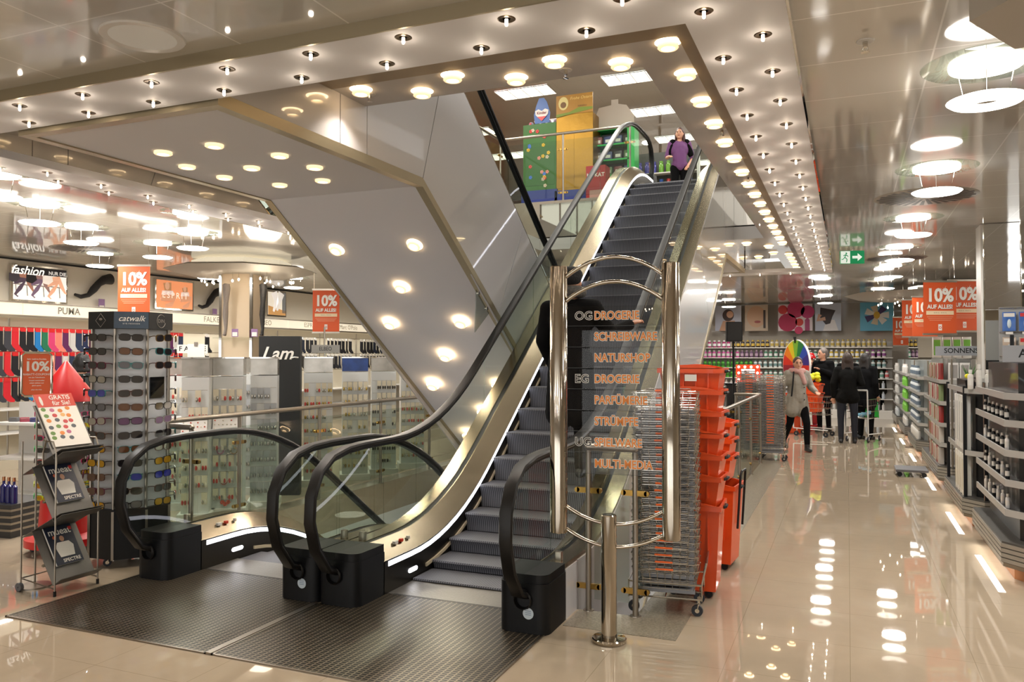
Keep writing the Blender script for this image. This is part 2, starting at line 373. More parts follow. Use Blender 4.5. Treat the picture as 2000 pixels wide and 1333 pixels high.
# glass downlights
gl = thing('glass_downlight', 'x', 'ceiling lamp')
b = MB(); b.lathe([(.052, -.004), (.07, -.006), (.078, -.001), (.078, 0), (.052, 0)], 28, closed=True); b.build('glowing_rim', LAMPWARM, gl)
b = MB(); b.lathe([(.06, -.002), (.062, -.034), (.055, -.04), (.042, -.04), (.040, -.03), (.044, -.002)], 28, closed=True); b.build('glass_ring', mat('lit glass', 'e8dcc4', .15, emit=1.1, ecol='ffdca8', coat=1), gl)
b = MB(); b.lathe([(0, -.03), (.03, -.026), (.038, -.006), (.038, 0)], 16); b.build('bulb', LAMPWARM, gl)
add_light(L_GLASS, gl, (0, 0, -.05))
Z = Vector((0, 0, 0)); first = [gl]
def put_gl(loc, label, group, rot=None):
    if first: o = first.pop()
    else: o = dup(gl, loc)
    o.location = loc; o.rotation_euler = rot or (0, 0, 0); o['label'] = label; o['group'] = group
F = .0
for k in range(4): put_gl((-.96 - .71 * k, 4.66, 3.5), 'round glass downlight in the outer front row of the recess over the escalators', 'recess front outer row')
for k in range(3): put_gl((-1.30 - .71 * k, 4.86, 3.5), 'round glass downlight in the inner front row of the recess over the escalators', 'recess front inner row')
for k in range(15): put_gl((-.955, 5.21 + .6 * k, 3.5), 'round glass downlight in the long right row of the recess', 'recess right row')
for k in range(13): put_gl((-5.2, 4.60 + .6 * k, 3.5), 'round glass downlight in the left row beside the descending escalator', 'recess left row')
for k in range(5): put_gl((-1.5 - .71 * k, 13.45, 3.5), 'round glass downlight in the rear row of the recess', 'recess rear row')
for k in range(5): put_gl((-1.2 - .71 * k, 13.95, 3.5), 'round glass downlight in the very last row of the recess', 'recess last row')
for x, y in ((-3.93, 4.17), (-4.40, 4.18), (-3.70, 4.56), (-4.56, 4.56), (-4.14, 4.78), (-3.69, 4.95), (-4.56, 4.95), (-4.34, 5.35), (-3.91, 5.35)):
    put_gl((x, y, 3.10), 'round glass downlight in the flat white soffit under the upper escalator landing', 'soffit flat')
sl = math.atan(.7)
for x, y in ((-4.54, 6.44), (-3.68, 6.44), (-4.11, 6.93), (-3.69, 7.42), (-4.54, 7.42), (-4.13, 7.92), (-4.56, 8.42), (-3.71, 8.42), (-4.13, 8.92), (-4.58, 9.42), (-3.71, 9.42)):
    put_gl((x, y, 4.35 - 1.25 - .7 * (y - 5.85)), 'round glass downlight in the sloping white soffit of the middle escalator', 'soffit slope', (-sl, 0, 0))
# small downlights in the ring
dl = thing('small_downlight', 'x', 'ceiling lamp')
b = MB(); b.lathe([(.018, .0), (.035, -.003), (.04, -.001), (.04, 0)], 20); b.build('steel_cup', mat('dark bronze cup', '6b5c48', .3, 1), dl)
b = MB(); b.lathe([(.007, -.001), (.0075, -.024), (.005, -.030), (0, -.032)], 10); b.build('bulb', mat('bulb glow', 'ffffff', .5, emit=16, ecol='ffe6c8'), dl)
add_light(L_TINY, dl, (0, 0, -.07))
first2 = [dl]
def put_dl(x, y, label, group):
    o = first2.pop() if first2 else dup(dl, (x, y, 3.10))
    o.location = (x, y, 3.10); o['label'] = label; o['group'] = group
for k in range(11): put_dl(-.83 - .51 * k, 3.13, 'small bright downlight in the front row nearest the brass edge', 'ring front outer row')
for k in range(11): put_dl(-.545 - .515 * k, 3.38, 'small bright downlight in the second row of the front light band', 'ring front inner row')
for k in range(22): put_dl(-.34, 3.73 + .5 * k, 'small bright downlight in the right light band, row beside the mirror edge', 'ring right outer row')
for k in range(21): put_dl(-.545, 3.95 + .5 * k, 'small bright downlight in the right light band, row beside the recess', 'ring right inner row')
for k in range(21): put_dl(-5.80, 3.87 + .49 * k, 'small bright downlight in the left light band, row beside the recess', 'ring left inner row')
for k in range(21): put_dl(-5.99, 4.11 + .49 * k, 'small bright downlight in the left light band, outer row', 'ring left outer row')
for k in range(10): put_dl(-.9 - .51 * k, 14.63, 'small bright downlight in the rear light band behind the escalators', 'ring rear row')
# upper floor fluorescent panels
fl_ = thing('fluorescent_panel', 'x', 'ceiling lamp')
b = MB()
for i in range(5): b.box(-.6 + i * .3 - .006, -.3, -.02, -.6 + i * .3 + .006, .3, 0)
for i in range(9): b.box(-.6, -.3 + i * .075 - .003, -.02, .6, -.3 + i * .075 + .003, -.005)
b.build('louvre', CHROME, fl_)
b = MB(); b.box(-.6, -.3, -.004, .6, .3, 0); b.build('diffuser', mat('fluorescent glow', 'ffffff', .5, emit=2.2, ecol='f4f6ec'), fl_)
L_FL = lamp_data('fluorescent light', 'AREA', 42, (1, .95, .85), .6)
add_light(L_FL, fl_, (0, 0, -.05))
i = 0
for y in (7.5, 10.5, 13.0, 15.75, 18.1, 20.6, 23.5):
    for x in (-8.7, -6.3, -3.95, -1.6):
        o = fl_ if i == 0 else dup(fl_, (x, y, UPZ)); i += 1
        o.location = (x, y, UPZ); o['label'] = 'square louvred fluorescent light in the upper floor ceiling'; o['group'] = 'upper floor fluorescent lights'
for x, y in ((-3.4, 9), (-7, 4), (-3.4, 2)):
    o = thing('basement_lamp', 'lamp on the lower floor seen down the stairwell', 'ceiling lamp', (x, y, -.45), group='basement lamps')
    b = MB(); b.lathe([(.0, -.01), (.2, -.01), (.2, 0)], 20); b.build('diffuser', LAMPW, o)
    add_light(lamp_data('basement light', 'AREA', 60, (1, .92, .8), .5), o, (0, 0, -.03))
# ------------------------------------------------------------------ escalators
RISE = 4.35; K0, K1 = 5.85, 12.06
def ramp(t, L=.7):
    return 0 if t < -L else (t if t > L else (t + L) ** 2 / (4 * L))
def PB(y): return .7005 * (ramp(y - K0) - ramp(y - K1))
def PC(y): return RISE - PB(y)
def PA(y): return -PB(y)
STEP_M = gridmat('ribbed escalator tread', '6c6c72', '2e2e33', .018, 50, .007, .0001, .45, metal=0)
SKIRT_M = mat('dark skirt steel', '3a3631', .3, .9)
LED_M = mat('led strip', 'ffffff', .5, emit=4.5, ecol='f2f4ff')
STICK = mat('sticker white', 'cfdbe4', .5)
def frange(a, b, d):
    n = max(1, round((b - a) / d)); return [a + (b - a) * i / n for i in range(n + 1)]
def escalator(name, xc, P, label, low_is_floor, hi_side):
    """low_is_floor: truss of the near end sits inside the shop floor; hi_side: which outer sides get white cladding"""
    t = thing(name, label, 'escalator', (xc, 4.45, P(4.5)))
    base = Vector((xc, 4.45, P(4.5)))
    def B(nm, mb, m, par=None):
        mb.v = [tuple(Vector(p) - Vector((0, base.y, base.z))) for p in mb.v]   # x is already relative to the centre line
        return mb.build(nm, m, par or t)
    Y0, Y1 = 4.76, 17.91 - 4.76
    ys = frange(Y0, Y1, .15)
    for sd in (-1, 1):
        S = lambda sec: [(sd * x, z) for x, z in sec]
        B('inner_deck', MB().sweep(S([(.50, .235), (.635, .345), (.645, .345), (.645, .30), (.52, .21)]), [(y, P(y)) for y in ys]), STEEL)
        B('outer_deck', MB().sweep(S([(.69, .345), (.81, .345), (.81, .31), (.69, .31)]), [(y, P(y)) for y in ys]), STEEL)
        B('glass_channel', MB().sweep(S([(.645, .34), (.69, .34), (.69, .28), (.645, .28)]), [(y, P(y)) for y in ys]), BLACKP)
        B('skirt_panel', MB().sweep(S([(.502, .232), (.515, .232), (.515, -.16), (.502, -.16)]), [(y, P(y)) for y in ys]), SKIRT_M)
        B('led_strip', MB().sweep(S([(.4995, .222), (.5025, .222), (.5025, .188), (.4995, .188)]), [(y, P(y)) for y in frange(Y0 + .06, Y1 - .06, .15)]), LED_M)
        B('skirt_brush', MB().sweep(S([(.490, .075), (.503, .075), (.503, .05), (.490, .05)]), [(y, P(y)) for y in frange(5.35, Y1 - .5, .15)]), mat('cream brush strip', 'b6a88e', .5))
        # handrail with both newel ends
        lo = [(4.52, .20), (4.34, .27), (4.22, .42), (4.165, .60), (4.175, .76), (4.25, .90), (4.38, .985), (4.55, 1.02), (4.75, 1.03)]
        zA, zB = P(4.5), P(13.4)
        path = [(y, z + zA) for y, z in lo] + [(y, P(y) + 1.03) for y in frange(4.95, 17.91 - 4.95, .18)] + [(17.91 - y, z + zB) for y, z in reversed(lo)]
        hx = sd * .67
        sec = [(hx + dx, dn) for dx, dn in ((-.04, .002), (-.042, .012), (-.034, .024), (0, .028), (.034, .024), (.042, .012), (.04, .002), (.03, -.008), (-.03, -.008))]
        B('handrail', MB().sweep(sec, path, normal=True), BLACK)
        inner = []
        for i, (y, z) in enumerate(path):
            a = path[max(0, i - 1)]; c = path[min(len(path) - 1, i + 1)]; d = Vector((c[0] - a[0], c[1] - a[1])).normalized(); inner.append((y + d.y * .006, z - d.x * .006))
        sec = [(hx - .022, -.008), (hx + .022, -.008), (hx + .022, -.026), (hx - .022, -.026)]
        B('rail_guide', MB().sweep(sec, path, normal=True), BLACKP)
        # glass panels between deck and rail
        gx0, gx1 = hx - .005, hx + .005
        top = [p for p in inner]
        seams = [4.9] + [5.5 + 1.27 * k for k in range(6)] + [17.91 - 4.9]
        def gpan(a, c):
            pts = [(y, P(y) + 1.012) for y in frange(a, c, .2)]; bot = [(y, P(y) + .31) for y in frange(a, c, .2)]
            B('glass_panel', MB().prism(pts + bot[::-1], 'x', gx0, gx1), GLASSG)
        for a, c in zip(seams, seams[1:]): gpan(a + .003, c - .003)
        nl = [p for p in inner[1:9]] + [(4.895, P(4.9) + 1.012), (4.895, zA + .31), (4.6, zA + .31), (4.5, zA + .30)]
        B('glass_panel', MB().prism(nl, 'x', gx0, gx1), GLASSG)
        nl2 = [(17.91 - y, z - zA + zB) for y, z in nl]
        B('glass_panel', MB().prism(nl2, 'x', gx0, gx1), GLASSG)
        # newel boxes
        for e in (0, 1):
            z0 = (zA, zB)[e]; x0, x1 = sorted((sd * .502, sd * .818)); r = .07
            poly = [(x0, 4.77), (x0, 4.50)] + [(x0 + r - r * math.cos(a), 4.50 - r * 1.0 * math.sin(a)) for a in (.4, .8, 1.2, 1.57)] + \
                   [(x1 - r + r * math.sin(a), 4.50 - r * math.cos(a)) for a in (0, .4, .8, 1.2)] + [(x1, 4.50), (x1, 4.77)]
            mb = MB()
            for (za, zb, k) in ((0, .30, 1), (.30, .352, .96)):
                cx = (x0 + x1) / 2
                pl = [(cx + (x - cx) * k, (y if y > 4.7 else 4.62 + (y - 4.62) * k)) for x, y in poly]
                if e: pl = [(x, 17.91 - y) for x, y in pl][::-1]
                mb.prism(pl, 'z', z0 + za, z0 + zb)
            nb = B('newel_box', mb, BLACKP)
            if e == 0 and name == 'escalator' and False: pass
            yy = 4.36 if e == 0 else 17.91 - 4.36
            m2 = MB(); dy = .07 if e == 0 else -.07
            m2.lathe([(.05, 0), (.058, .02), (.05, .03), (.045, .0)], 14, (sd * .67, yy + dy, z0 + .205), M=Rx(PI / 2 if e == 0 else -PI / 2), closed=True)
            B('rail_collar', m2, BLACK)
    # stickers on the two newels facing the entrance
    for sd in ((1,) if xc < -3.5 else (1,)):
        m2 = MB(); c = (sd * .70, 4.4275, P(4.5) + .125)
        m2.lathe([(0, 0), (.034, 0), (.034, .0015), (0, .0015)], 24, c, M=Rx(PI / 2))
        st = B('sticker', m2, STICK); st['label'] = 'round pale blue sticker with fine print'
        for r_ in range(3):
            pr_ = MB().box(c[0] - .018, c[1] - .0025, c[2] - .008 + r_ * .011, c[0] + .018, c[1] - .0018, c[2] - .005 + r_ * .011)
            B('print_line', pr_, mat('fine print blue', '6f86a8', .6), st)
            st.children[-1].location = (0, 0, 0)
    for sd in (-1, 1):
        B('deck_stop', MB().rbox(sd * .74 - .022, 4.84, P(4.5) + .345, sd * .74 + .022, 4.88, P(4.5) + .40, .008), STEELD)
    # cover panel under balustrades at the near landing + buttons and indicator light on the inner side
    for sd in (-1,):
        m = MB().rbox(-.50 - .0, 4.95, 0, -.50 + .004, 5.13, .03, .001)
        m = MB(); cy, cz = 5.16, P(5.0) + .085
        pts = [(cy - .045 + .02 * math.cos(a), cz + .016 * math.sin(a)) for a in [PI / 2 + PI * i / 6 for i in range(7)]] + [(cy + .045 + .02 * math.cos(a), cz + .016 * math.sin(a)) for a in [-PI / 2 + PI * i / 6 for i in range(7)]]
        m.prism(pts, 'x', -.502, -.498); B('signal_light', m, LED_M)
        for yy, cc, w_ in ((5.02, 'ded9d0', .02), (5.10, 'c8371c', .014), (5.20, 'cfc8bb', .008)):
            m = MB().box(-.58, yy - w_, P(5) + .295, -.555, yy + w_, P(5) + .315); B('key_switch', m, mat('switch ' + cc, cc, .4))
    # cladding panels on the outer sides
    def top_(y): return P(y) + .315
    OFF = 1.25 if P is PC else 1.22
    def bot_(y):
        q = P(y)
        # straight-lined truss bottom
        s = .7005 * (max(0, y - K0) - max(0, y - K1)); s = RISE - s if P is PC else (s if P is PB else -s)
        return s - OFF
    down = P is not PB
    near_floor = low_is_floor
    yA, yB = 3.6, 17.91 - 3.6
    for sd in (-1, 1):
        x0, x1 = sorted((sd * .800, sd * .816))
        def panel(yt0, yt1, yb0, yb1, cap0=None):
            tp = [(y, top_(y)) for y in frange(yt0, yt1, .12)]
            bt = [(y, bot_(y)) for y in ([yb0] + [k for k in (K0, K1) if yb0 < k < yb1] + [yb1])]
            B('side_panel', MB().prism(tp + bt[::-1], 'x', x0, x1), WGLOSS)
        tilt = .53
        if down:   # landing hangs free of the slab at its upper, near end
            stn = [(5.02, 5.02)] + [(K0 + .0 + (.44 if P is PC else .3), K0)] + [(K0 + 1.55 * k + (.73 if k < 4 else .4), K0 + 1.55 * k) for k in (1, 2, 3)] + [(K1 + .35, K1), (12.98, 12.98)]
        else:
            stn = [(5.02, 5.02), (K0 - .35, K0)] + [(K0 + 1.55 * k - .73, K0 + 1.55 * k) for k in (1, 2, 3)] + [(K1 - .44, K1), (12.98, 12.98)]
        for (a, b_), (c, d) in zip(stn, stn[1:]): panel(a + .004, c - .004, b_ + .004, d - .004)
        z = P(4.5)
        if P is PC:
            B('side_panel', MB().box(x0, 3.50, z - 1.22, x1, 4.676, z - .66), WGLOSS); B('side_panel', MB().box(x0, 4.684, z - 1.22, x1, 5.016, z - .64), WGLOSS)
            B('side_panel', MB().box(x0, 12.985, 0.0, x1, 13.15, .31), WGLOSS)
        elif P is PB:
            B('side_panel', MB().box(x0, 4.775, 0, x1, 5.016, .312), WGLOSS)
            B('side_panel', MB().box(x0, 12.985, RISE - 1.22, x1, yB, RISE - .66), WGLOSS)
        else:
            B('side_panel', MB().box(x0, 4.775, 0, x1, 5.016, .312), WGLOSS)
        # steel corner trim along the bottom
        if P is PC: yy = [3.49, K0, 12.35]
        elif P is PB: yy = [5.05, K0, K1, yB + .03]
        else: yy = [5.05, K0, 12.9]
        pth = [(y, bot_(y)) for y in yy]; xa, xb = sorted((sd * .755, sd * .825))
        B('corner_trim', MB().sweep([(xa, -.03), (xb, -.03), (xb, .045), (xa, .045)], pth), BRASS)
    if P is PC:
        B('corner_trim', MB().box(-.7545, 3.49, 3.0705, .7545, 3.56, 3.1445), BRASS)
        pth = [(3.57, 3.10), (K0, 3.10), (12.35, bot_(12.35))]
    elif P is PB: 
        B('corner_trim', MB().box(-.7545, yB - .03, 3.1005, .7545, yB + .03, 3.154), BRASS); pth = [(5.05, -1.22), (K0, -1.22), (K1, 3.13), (yB - .03, 3.13)]
    else: pth = [(5.05, -1.22), (K0, -1.22), (12.9, bot_(12.9))]
    B('soffit', MB().sweep([(-.757, -.02), (.757, -.02), (.757, .02), (-.757, .02)], pth), WHITE)
    # truss interior so the glass does not look into a hollow, and the steps
    B('step_chain_cover', MB().sweep([(-.5, -.35), (.5, -.35), (.5, -.33), (-.5, -.33)], [(y, P(y)) for y in ys]), BLACKP)
    run = RISE / .7005 / 21.5
    sme = None; k = 0
    y = 5.15
    while y < 12.75:
        za = P(y + .02); zb = P(y + run + .02)
        front = y if P is PB else y + run
        m = MB(); h = zb - za if P is PB else za - zb
        zt = zb if P is PB else za
        yf, yk = (y, y + run) if P is PB else (y + run, y)
        sg = 1 if P is PB else -1
        dr = max(h, .01)
        prof = [(yf, zt), (yf - sg * .004, zt - .012)] + [(yf + sg * (.0 + .035 * (1 - (1 - q) ** 2)), zt - dr * q) for q in (.3, .6, .85, 1.0)] + [(yf + sg * .06, zt - dr - .02), (yk + sg * .01, zt - .03), (yk + sg * .01, zt)]
        m.prism(prof, 'x', -.493, .493); B('step', m, STEP_M)
        y += run
    # landing plates
    for e in (0, 1):
        z = (P(4.5), P(13.4))[e]; a, c = (4.80, 5.16) if e == 0 else (17.91 - 5.16, 17.91 - 4.8)
        B('comb_plate', MB().box(-.50, a, z - .06, .50, c, z + .006), mat('comb plate steel', '8c8780', .38, .8, bump=.15, bscale=60))
    return t
escalator('escalator', -2.455, PB, 'escalator with grey steps rising to the upper floor, nearest the directory sign', True, 1)
escalator('escalator', -4.09, PA, 'escalator going down to the lower floor beside the sunglasses tower', True, 1)
escalator('escalator', -4.09, PC, 'escalator overhead whose white underside slopes down from the upper floor', False, 1)

ga, gb, gc = G(930, 566, 'x', -3.24), G(955, 612, 'x', -3.24), G(927, 650, 'x', -3.24)
t = thing('guard_plate', 'triangular clear acrylic guard plate hanging from the steel edge of the sloping soffit', 'safety guard', ga)
MB().prism([(0, 0), (gb.y - ga.y, gb.z - ga.z), (gc.y - ga.y, gc.z - ga.z)], 'x', -.004, .004).build('plate', glassmat('guard acrylic', 'd8dcd8', .05), t)
for q in (.15, .8): MB().cyl((-.012, (gb.y - ga.y) * q, (gb.z - ga.z) * q), (.012, (gb.y - ga.y) * q, (gb.z - ga.z) * q), .018, n=12).build('fixing', CHROME, t)

# ------------------------------------------------------------------ entrance grating mats
MAT_M = gridmat('open steel grating', '0b0a09', '7a6f5e', .038, .024, .009, .007, .32, metal=.6)
for x0, x1, lb in ((-4.93, -3.29, 'dark steel grating mat in front of the escalator going down'), (-3.25, -1.66, 'dark steel grating mat in front of the rising escalator')):
    t = thing('grating_mat', lb, 'floor grating', (x0, 3.45, 0))
    MB().box(.012, .012, 0, x1 - x0 - .012, 1.345, .006).build('grating', MAT_M, t)
    MB().box(.012, 1.355, 0, x1 - x0 - .012, 1.36, .0065).box(.34, 1.365, 0, x1 - x0 - .33, 1.37 + (-.0), .0065).build('seam', BLACKP, t)
    m = MB()
    m.box(0, 0, 0, x1 - x0, .012, .008); m.box(0, 0, 0, .012, 1.345, .008); m.box(x1 - x0 - .012, 0, 0, x1 - x0, 1.345, .008)
    m.build('edge_frame', STEELD, t)
    MB().box(.33, 1.37, 0, x1 - x0 - .32, 1.71 - .36, .006).build('grating', MAT_M, t) if False else None
    MB().box(.335, 1.365, 0, x1 - x0 - .325, 1.70 - .345 + .0, .0058)
tag(MB().box(-3.288, 3.45, 0, -3.252, 4.42, .012).build('divider_strip', STEELD), 'brushed steel strip between the two grating mats', 'floor strip')

# ------------------------------------------------------------------ glass railings around the stairwells
def railing(name, label, pts, z, h=1.05, posts=None, double=False, gap=1.3, group=None):
    t = thing(name, label, 'railing', (pts[0][0], pts[0][1], z), group=group); o = Vector((pts[0][0], pts[0][1], z))
    P3 = [Vector((p[0], p[1], z + h)) - o for p in pts]
    m = MB()
    for a, b_ in zip(P3, P3[1:]): m.cyl(a, b_, .024, n=14)
    for p in P3: m.ball(p, .0242, 12, 8)
    m.build('handrail', STEELD, t)
    done = set()
    for a, b_ in zip(P3, P3[1:]):
        L = (b_ - a).length; n = max(1, round(L / gap)); d = (b_ - a).normalized()
        for i in range(n + 1):
            p = a + (b_ - a) * (i / n); key = (round(p.x, 2), round(p.y, 2))
            if key in done: continue
            done.add(key); m = MB()
            m.cyl((p.x, p.y, 0), (p.x, p.y, h - .02), .019, n=12); m.lathe([(.0, .008), (.035, .008), (.037, 0)], 14, (p.x, p.y, 0))
            po = m.build('post', STEELD, t)
            for zc in (.16, h - .28):
                m = MB(); q = Vector((p.x, p.y, zc)); M_ = Matrix.Rotation(math.atan2(d.y, d.x), 4, 'Z')
                for s_ in (-1, 1): m.obox(q + d * s_ * .045, (.06, .022, .035), M_); m.cyl(q + d * s_ * .075 - Vector((d.y, -d.x, 0)) * .011, q + d * s_ * .075 + Vector((d.y, -d.x, 0)) * .011, .0175, n=12)
                m.build('clamp', BRASSC, po)
        for i in range(n):
            q0 = a + (b_ - a) * (i / n) + d * .04; q1 = a + (b_ - a) * ((i + 1) / n) - d * .04; M_ = Matrix.Rotation(math.atan2(d.y, d.x), 4, 'Z'); c = (q0 + q1) / 2
            MB().obox((c.x, c.y, .06 + (h - .16) / 2), ((q1 - q0).length, .01, h - .2), M_).build('glass_panel', GLASSG, t)
    return t
railing('glass_railing', 'glass and steel railing along the right side of the stairwell behind the stacked baskets', [(-1.56, 5.0), (-1.25, 5.0), (-1.25, 12.9), (-1.62, 12.9)], 0, 1.06, gap=1.3)
railing('glass_railing', 'glass and steel railing between the jewellery stands and the stairwell', [(-4.95, 5.02), (-5.62, 5.02), (-5.62, 12.9), (-4.95, 12.9)], 0, 1.07, gap=1.35)
railing('glass_railing', 'glass railing on the upper floor in front of the sweets displays', [(-5.75, 6.0), (-5.75, 13.15), (-3.36, 13.15)], 4.35, 1.2, gap=1.25)
# ------------------------------------------------------------------ directory sign
def sign():
    L = GD(1091, 700, 4.79); R_ = GD(1310, 700, 4.59); C0 = G(1197, 1240, 'z', 0)
    dx = Vector((R_.x - L.x, R_.y - L.y, 0)); W = dx.length; rz = math.atan2(dx.y, dx.x)
    mid = Vector(((L.x + R_.x) / 2, (L.y + R_.y) / 2, 0))
    t = thing('directory_sign', 'freestanding polished steel directory sign with clear plates listing departments', 'sign', mid, rz)
    hw = W / 2
    post = None
    for sx in (-1, 1):
        m = MB(); m.lathe([(0, .60), (.05, .60), (.052, .603), (.052, 2.185), (.049, 2.19), (0, 2.19)], 32, (sx * hw, 0, 0)); m.build('post', POLISH, t)
    for z0, z1 in ((2.13, 2.235), (1.985, 2.09)):
        pts = [(x, 0, z0 + (z1 - z0) * (1 - (x / (hw - .05)) ** 2)) for x in [(-1 + 2 * i / 24) * (hw - .04) for i in range(25)]]
        MB().tube(pts, .0125, 12).build('top_arc', POLISH, t)
    for z0, z1 in ((.755, .675), (.62, .545)):
        pts = [(x, -.04 * (1 - (x / (hw - .05)) ** 2), z1 + (z0 - z1) * (x / (hw - .05)) ** 2) for x in [(-1 + 2 * i / 24) * (hw - .04) for i in range(25)]]
        MB().tube(pts, .0115, 12).build('lower_arc', POLISH, t)
    c = Vector((C0.x, C0.y, 0)) - mid; c = Rz(-rz) @ c
    m = MB(); m.lathe([(0, 0), (.098, 0), (.1, .004), (.1, .02), (.094, .026), (.045, .03), (.045, .725), (.04, .732), (0, .734)], 36, (c.x, -.045, 0)); m.build('foot_pole', POLISH, t)
    rows = [('OG', 'DROGERIE'), ('', 'SCHREIBWARE'), ('', 'NATURSHOP'), ('EG', 'DROGERIE'), ('', 'PARFÜMERIE'), ('', 'STRÜMPFE'), ('UG', 'SPIELWARE'), ('', 'MULTI-MEDIA')]
    OT = mat('orange lettering', 'fb9a45', .5); WT = mat('white lettering edge', 'fbf9f4', .5); BT = mat('black lettering', '1c1a1a', .5)
    zt = 1.65 + (696 - 597) / 1560 * 4.69; ph = 41.4 / 1560 * 4.69
    for i, (a, s_) in enumerate(rows):
        z1 = zt - i * ph; z0 = z1 - ph + .006; zc = z0 + (ph) * .48
        pl = MB().box(-hw + .045, -.004, z0, hw - .045, .004, z1).build('plate', ACRYL, t)
        MB().box(-hw + .045, -.0046, z0, hw - .045, -.0042, z0 + .002).build('plate_edge', mat('plate edge', '3a3b38', .2), pl)
        pl['label'] = 'clear plate reading ' + (a + ' ' + s_).strip()
        e = text_mb(s_, .068, .0052, 'LEFT', .0045, xs=.82); e.xf(T(-hw + .218, 0, zc)); e.build('letter_edge', WT, pl)
        e = text_mb(s_, .068, .0062, 'LEFT', .0014, xs=.82); e.xf(T(-hw + .218, 0, zc)); e.build('letters', OT, pl)
        if a:
            e = text_mb(a, .070, .0052, 'LEFT', .0028); e.xf(T(-hw + .1, 0, zc)); e.build('letter_edge', WT, pl)
            e = text_mb(a, .070, .0062, 'LEFT', -.0004); e.xf(T(-hw + .1, 0, zc)); e.build('letters', BT, pl)
    for z in (zt + .02, zt - 8 * ph):
        for sx in (-1, 1): MB().cyl((sx * (hw - .055), 0, z - .03), (sx * (hw - .04), 0, z - .03), .006, n=8).build('plate_pin', CHROME, t)
sign()

# ------------------------------------------------------------------ shopping baskets
WIRE = mat('chromed wire', 'c4c1bb', .18, 1)
def wire_basket(name='wire_basket'):
    t = thing(name, 'x', 'shopping basket')
    def ring(hx, hy, z, r, m):
        m.tube([(hx - .03, -hy, z), (-hx + .03, -hy, z), (-hx, -hy + .03, z), (-hx, hy - .03, z), (-hx + .03, hy, z), (hx - .03, hy, z), (hx, hy - .03, z), (hx, -hy + .03, z)], r, 5, closed=True)
    m = MB(); ring(.215, .15, .15, .0035, m); ring(.20, .138, .09, .002, m); ring(.185, .125, .03, .002, m)
    for i in range(9):
        x = -.2 + .4 * i / 8; m.tube([(x * 1.03, -.148, .15), (x * .86, -.115, 0), (x * .86, .115, 0), (x * 1.03, .148, .15)], .0016, 4, cap=False)
    for i in range(5):
        y = -.12 + .24 * i / 4; m.tube([(-.213, y, .15), (-.175, y * .85, 0), (.175, y * .85, 0), (.213, y, .15)], .0016, 4, cap=False)
    m.build('wire_frame', WIRE, t)
    m = MB(); v0 = [(-.178, -.118), (.178, -.118), (.178, .118), (-.178, .118)]
    m.prism(v0, 'z', .004, .008); 
    m.prism([(-.188, -.121), (.188, -.121), (.188, -.118), (-.188, -.118)], 'z', .004, .035); m.prism([(-.188, .118), (.188, .118), (.188, .121), (-.188, .121)], 'z', .004, .035)
    m.build('grey_liner', mat('grey liner', '8b8d93', .5), t)
    for sy in (-1, 1):
        m = MB(); m.tube([(-.15, sy * .15, .15), (-.15, sy * .175, .165), (-.13, sy * .185, .166), (.13, sy * .185, .166), (.15, sy * .175, .165), (.15, sy * .15, .15)], .0032, 6)
        h = m.build('handle', WIRE, t)
    m = MB().tube([(-.055, -.1855, .166), (.055, -.1855, .166)], .0065, 8); g = m.build('handle_grip', mat('orange grip', 'e8682a', .45), t)
    return t
def caster(mb_list, x, y, r=.035, par=None):
    m = MB().lathe([(.005, -.012), (r, -.012), (r + .002, 0), (r, .012), (.005, .012)], 18, (x, y, r), M=Rx(PI / 2), closed=True)
    w_ = m.build('wheel', mat('wheel rubber', '20242c', .5), par)
    MB().lathe([(0, -.0135), (.014, -.0135), (.014, .0135), (0, .0135)], 12, (x, y, r), M=Rx(PI / 2)).build('hub', CHROME, w_)
    MB().tube([(x, y - .017, r), (x + .01, y - .017, r * 2.3), (x + .01, y + .017, r * 2.3), (x, y + .017, r)], .004, 5).cyl((x + .01, y, r * 2.3), (x + .01, y, r * 3), .009, n=8).build('fork', CHROME, par)
proto_b = None
def basket_stack(cx, cy, rz, n, pitch, z0, lab_t, lab_b, grp, jit=.004):
    global proto_b
    t = thing('basket_dolly', lab_t, 'basket trolley', (cx, cy, 0), rz)
    for x, y in ((-.2, -.14), (.2, -.14), (.2, .14), (-.2, .14)): caster(None, x, y, .035, t)
    m = MB()
    for z in (.11, .20):
        m.tube([(-.23, -.17, z), (.23, -.17, z), (.23, .17, z), (-.23, .17, z)], .006, 6, closed=True)
    for x, y in ((-.23, -.17), (.23, -.17), (.23, .17), (-.23, .17)): m.cyl((x, y, .1), (x, y, .21), .005, n=6)
    m.tube([(-.23, 0, .11), (.23, 0, .11)], .005, 6); m.tube([(0, -.17, .11), (0, .17, .11)], .005, 6)
    m.tube([(.23, -.17, .20), (.26, -.17, .34), (.26, .17, .34), (.23, .17, .20)], .006, 6)
    m.build('frame', WIRE, t)
    for k in range(n):
        loc = (cx + random.uniform(-jit, jit), cy + random.uniform(-jit, jit), z0 + k * pitch)
        a = rz + random.uniform(-.02, .02)
        if proto_b is None: proto_b = wire_basket(); o = proto_b; o.location = loc; o.rotation_euler = (0, 0, a)
        else: o = dup(proto_b, loc, a)
        o['label'] = lab_b; o['group'] = grp
        if k == n - 1: o['label'] = 'topmost ' + lab_b
P0 = GD(1302, 900, 5.28)
basket_stack(P0.x, P0.y, .12, 26, .0455, .125, 'low chrome dolly carrying the tall stack of wire baskets beside the directory sign', 'wire basket with orange grip in the tall stack beside the directory sign', 'wire baskets beside the sign')
P1_ = GD(1507, 897, 12.75); P2_ = GD(1466, 890, 13.2)
basket_stack(P1_.x, P1_.y, 0.0, 27, .041, .12, 'chrome dolly under the far wire basket stack next to the railing corner post', 'wire basket in the far stack just right of the railing corner post', 'wire baskets right of the corner post')
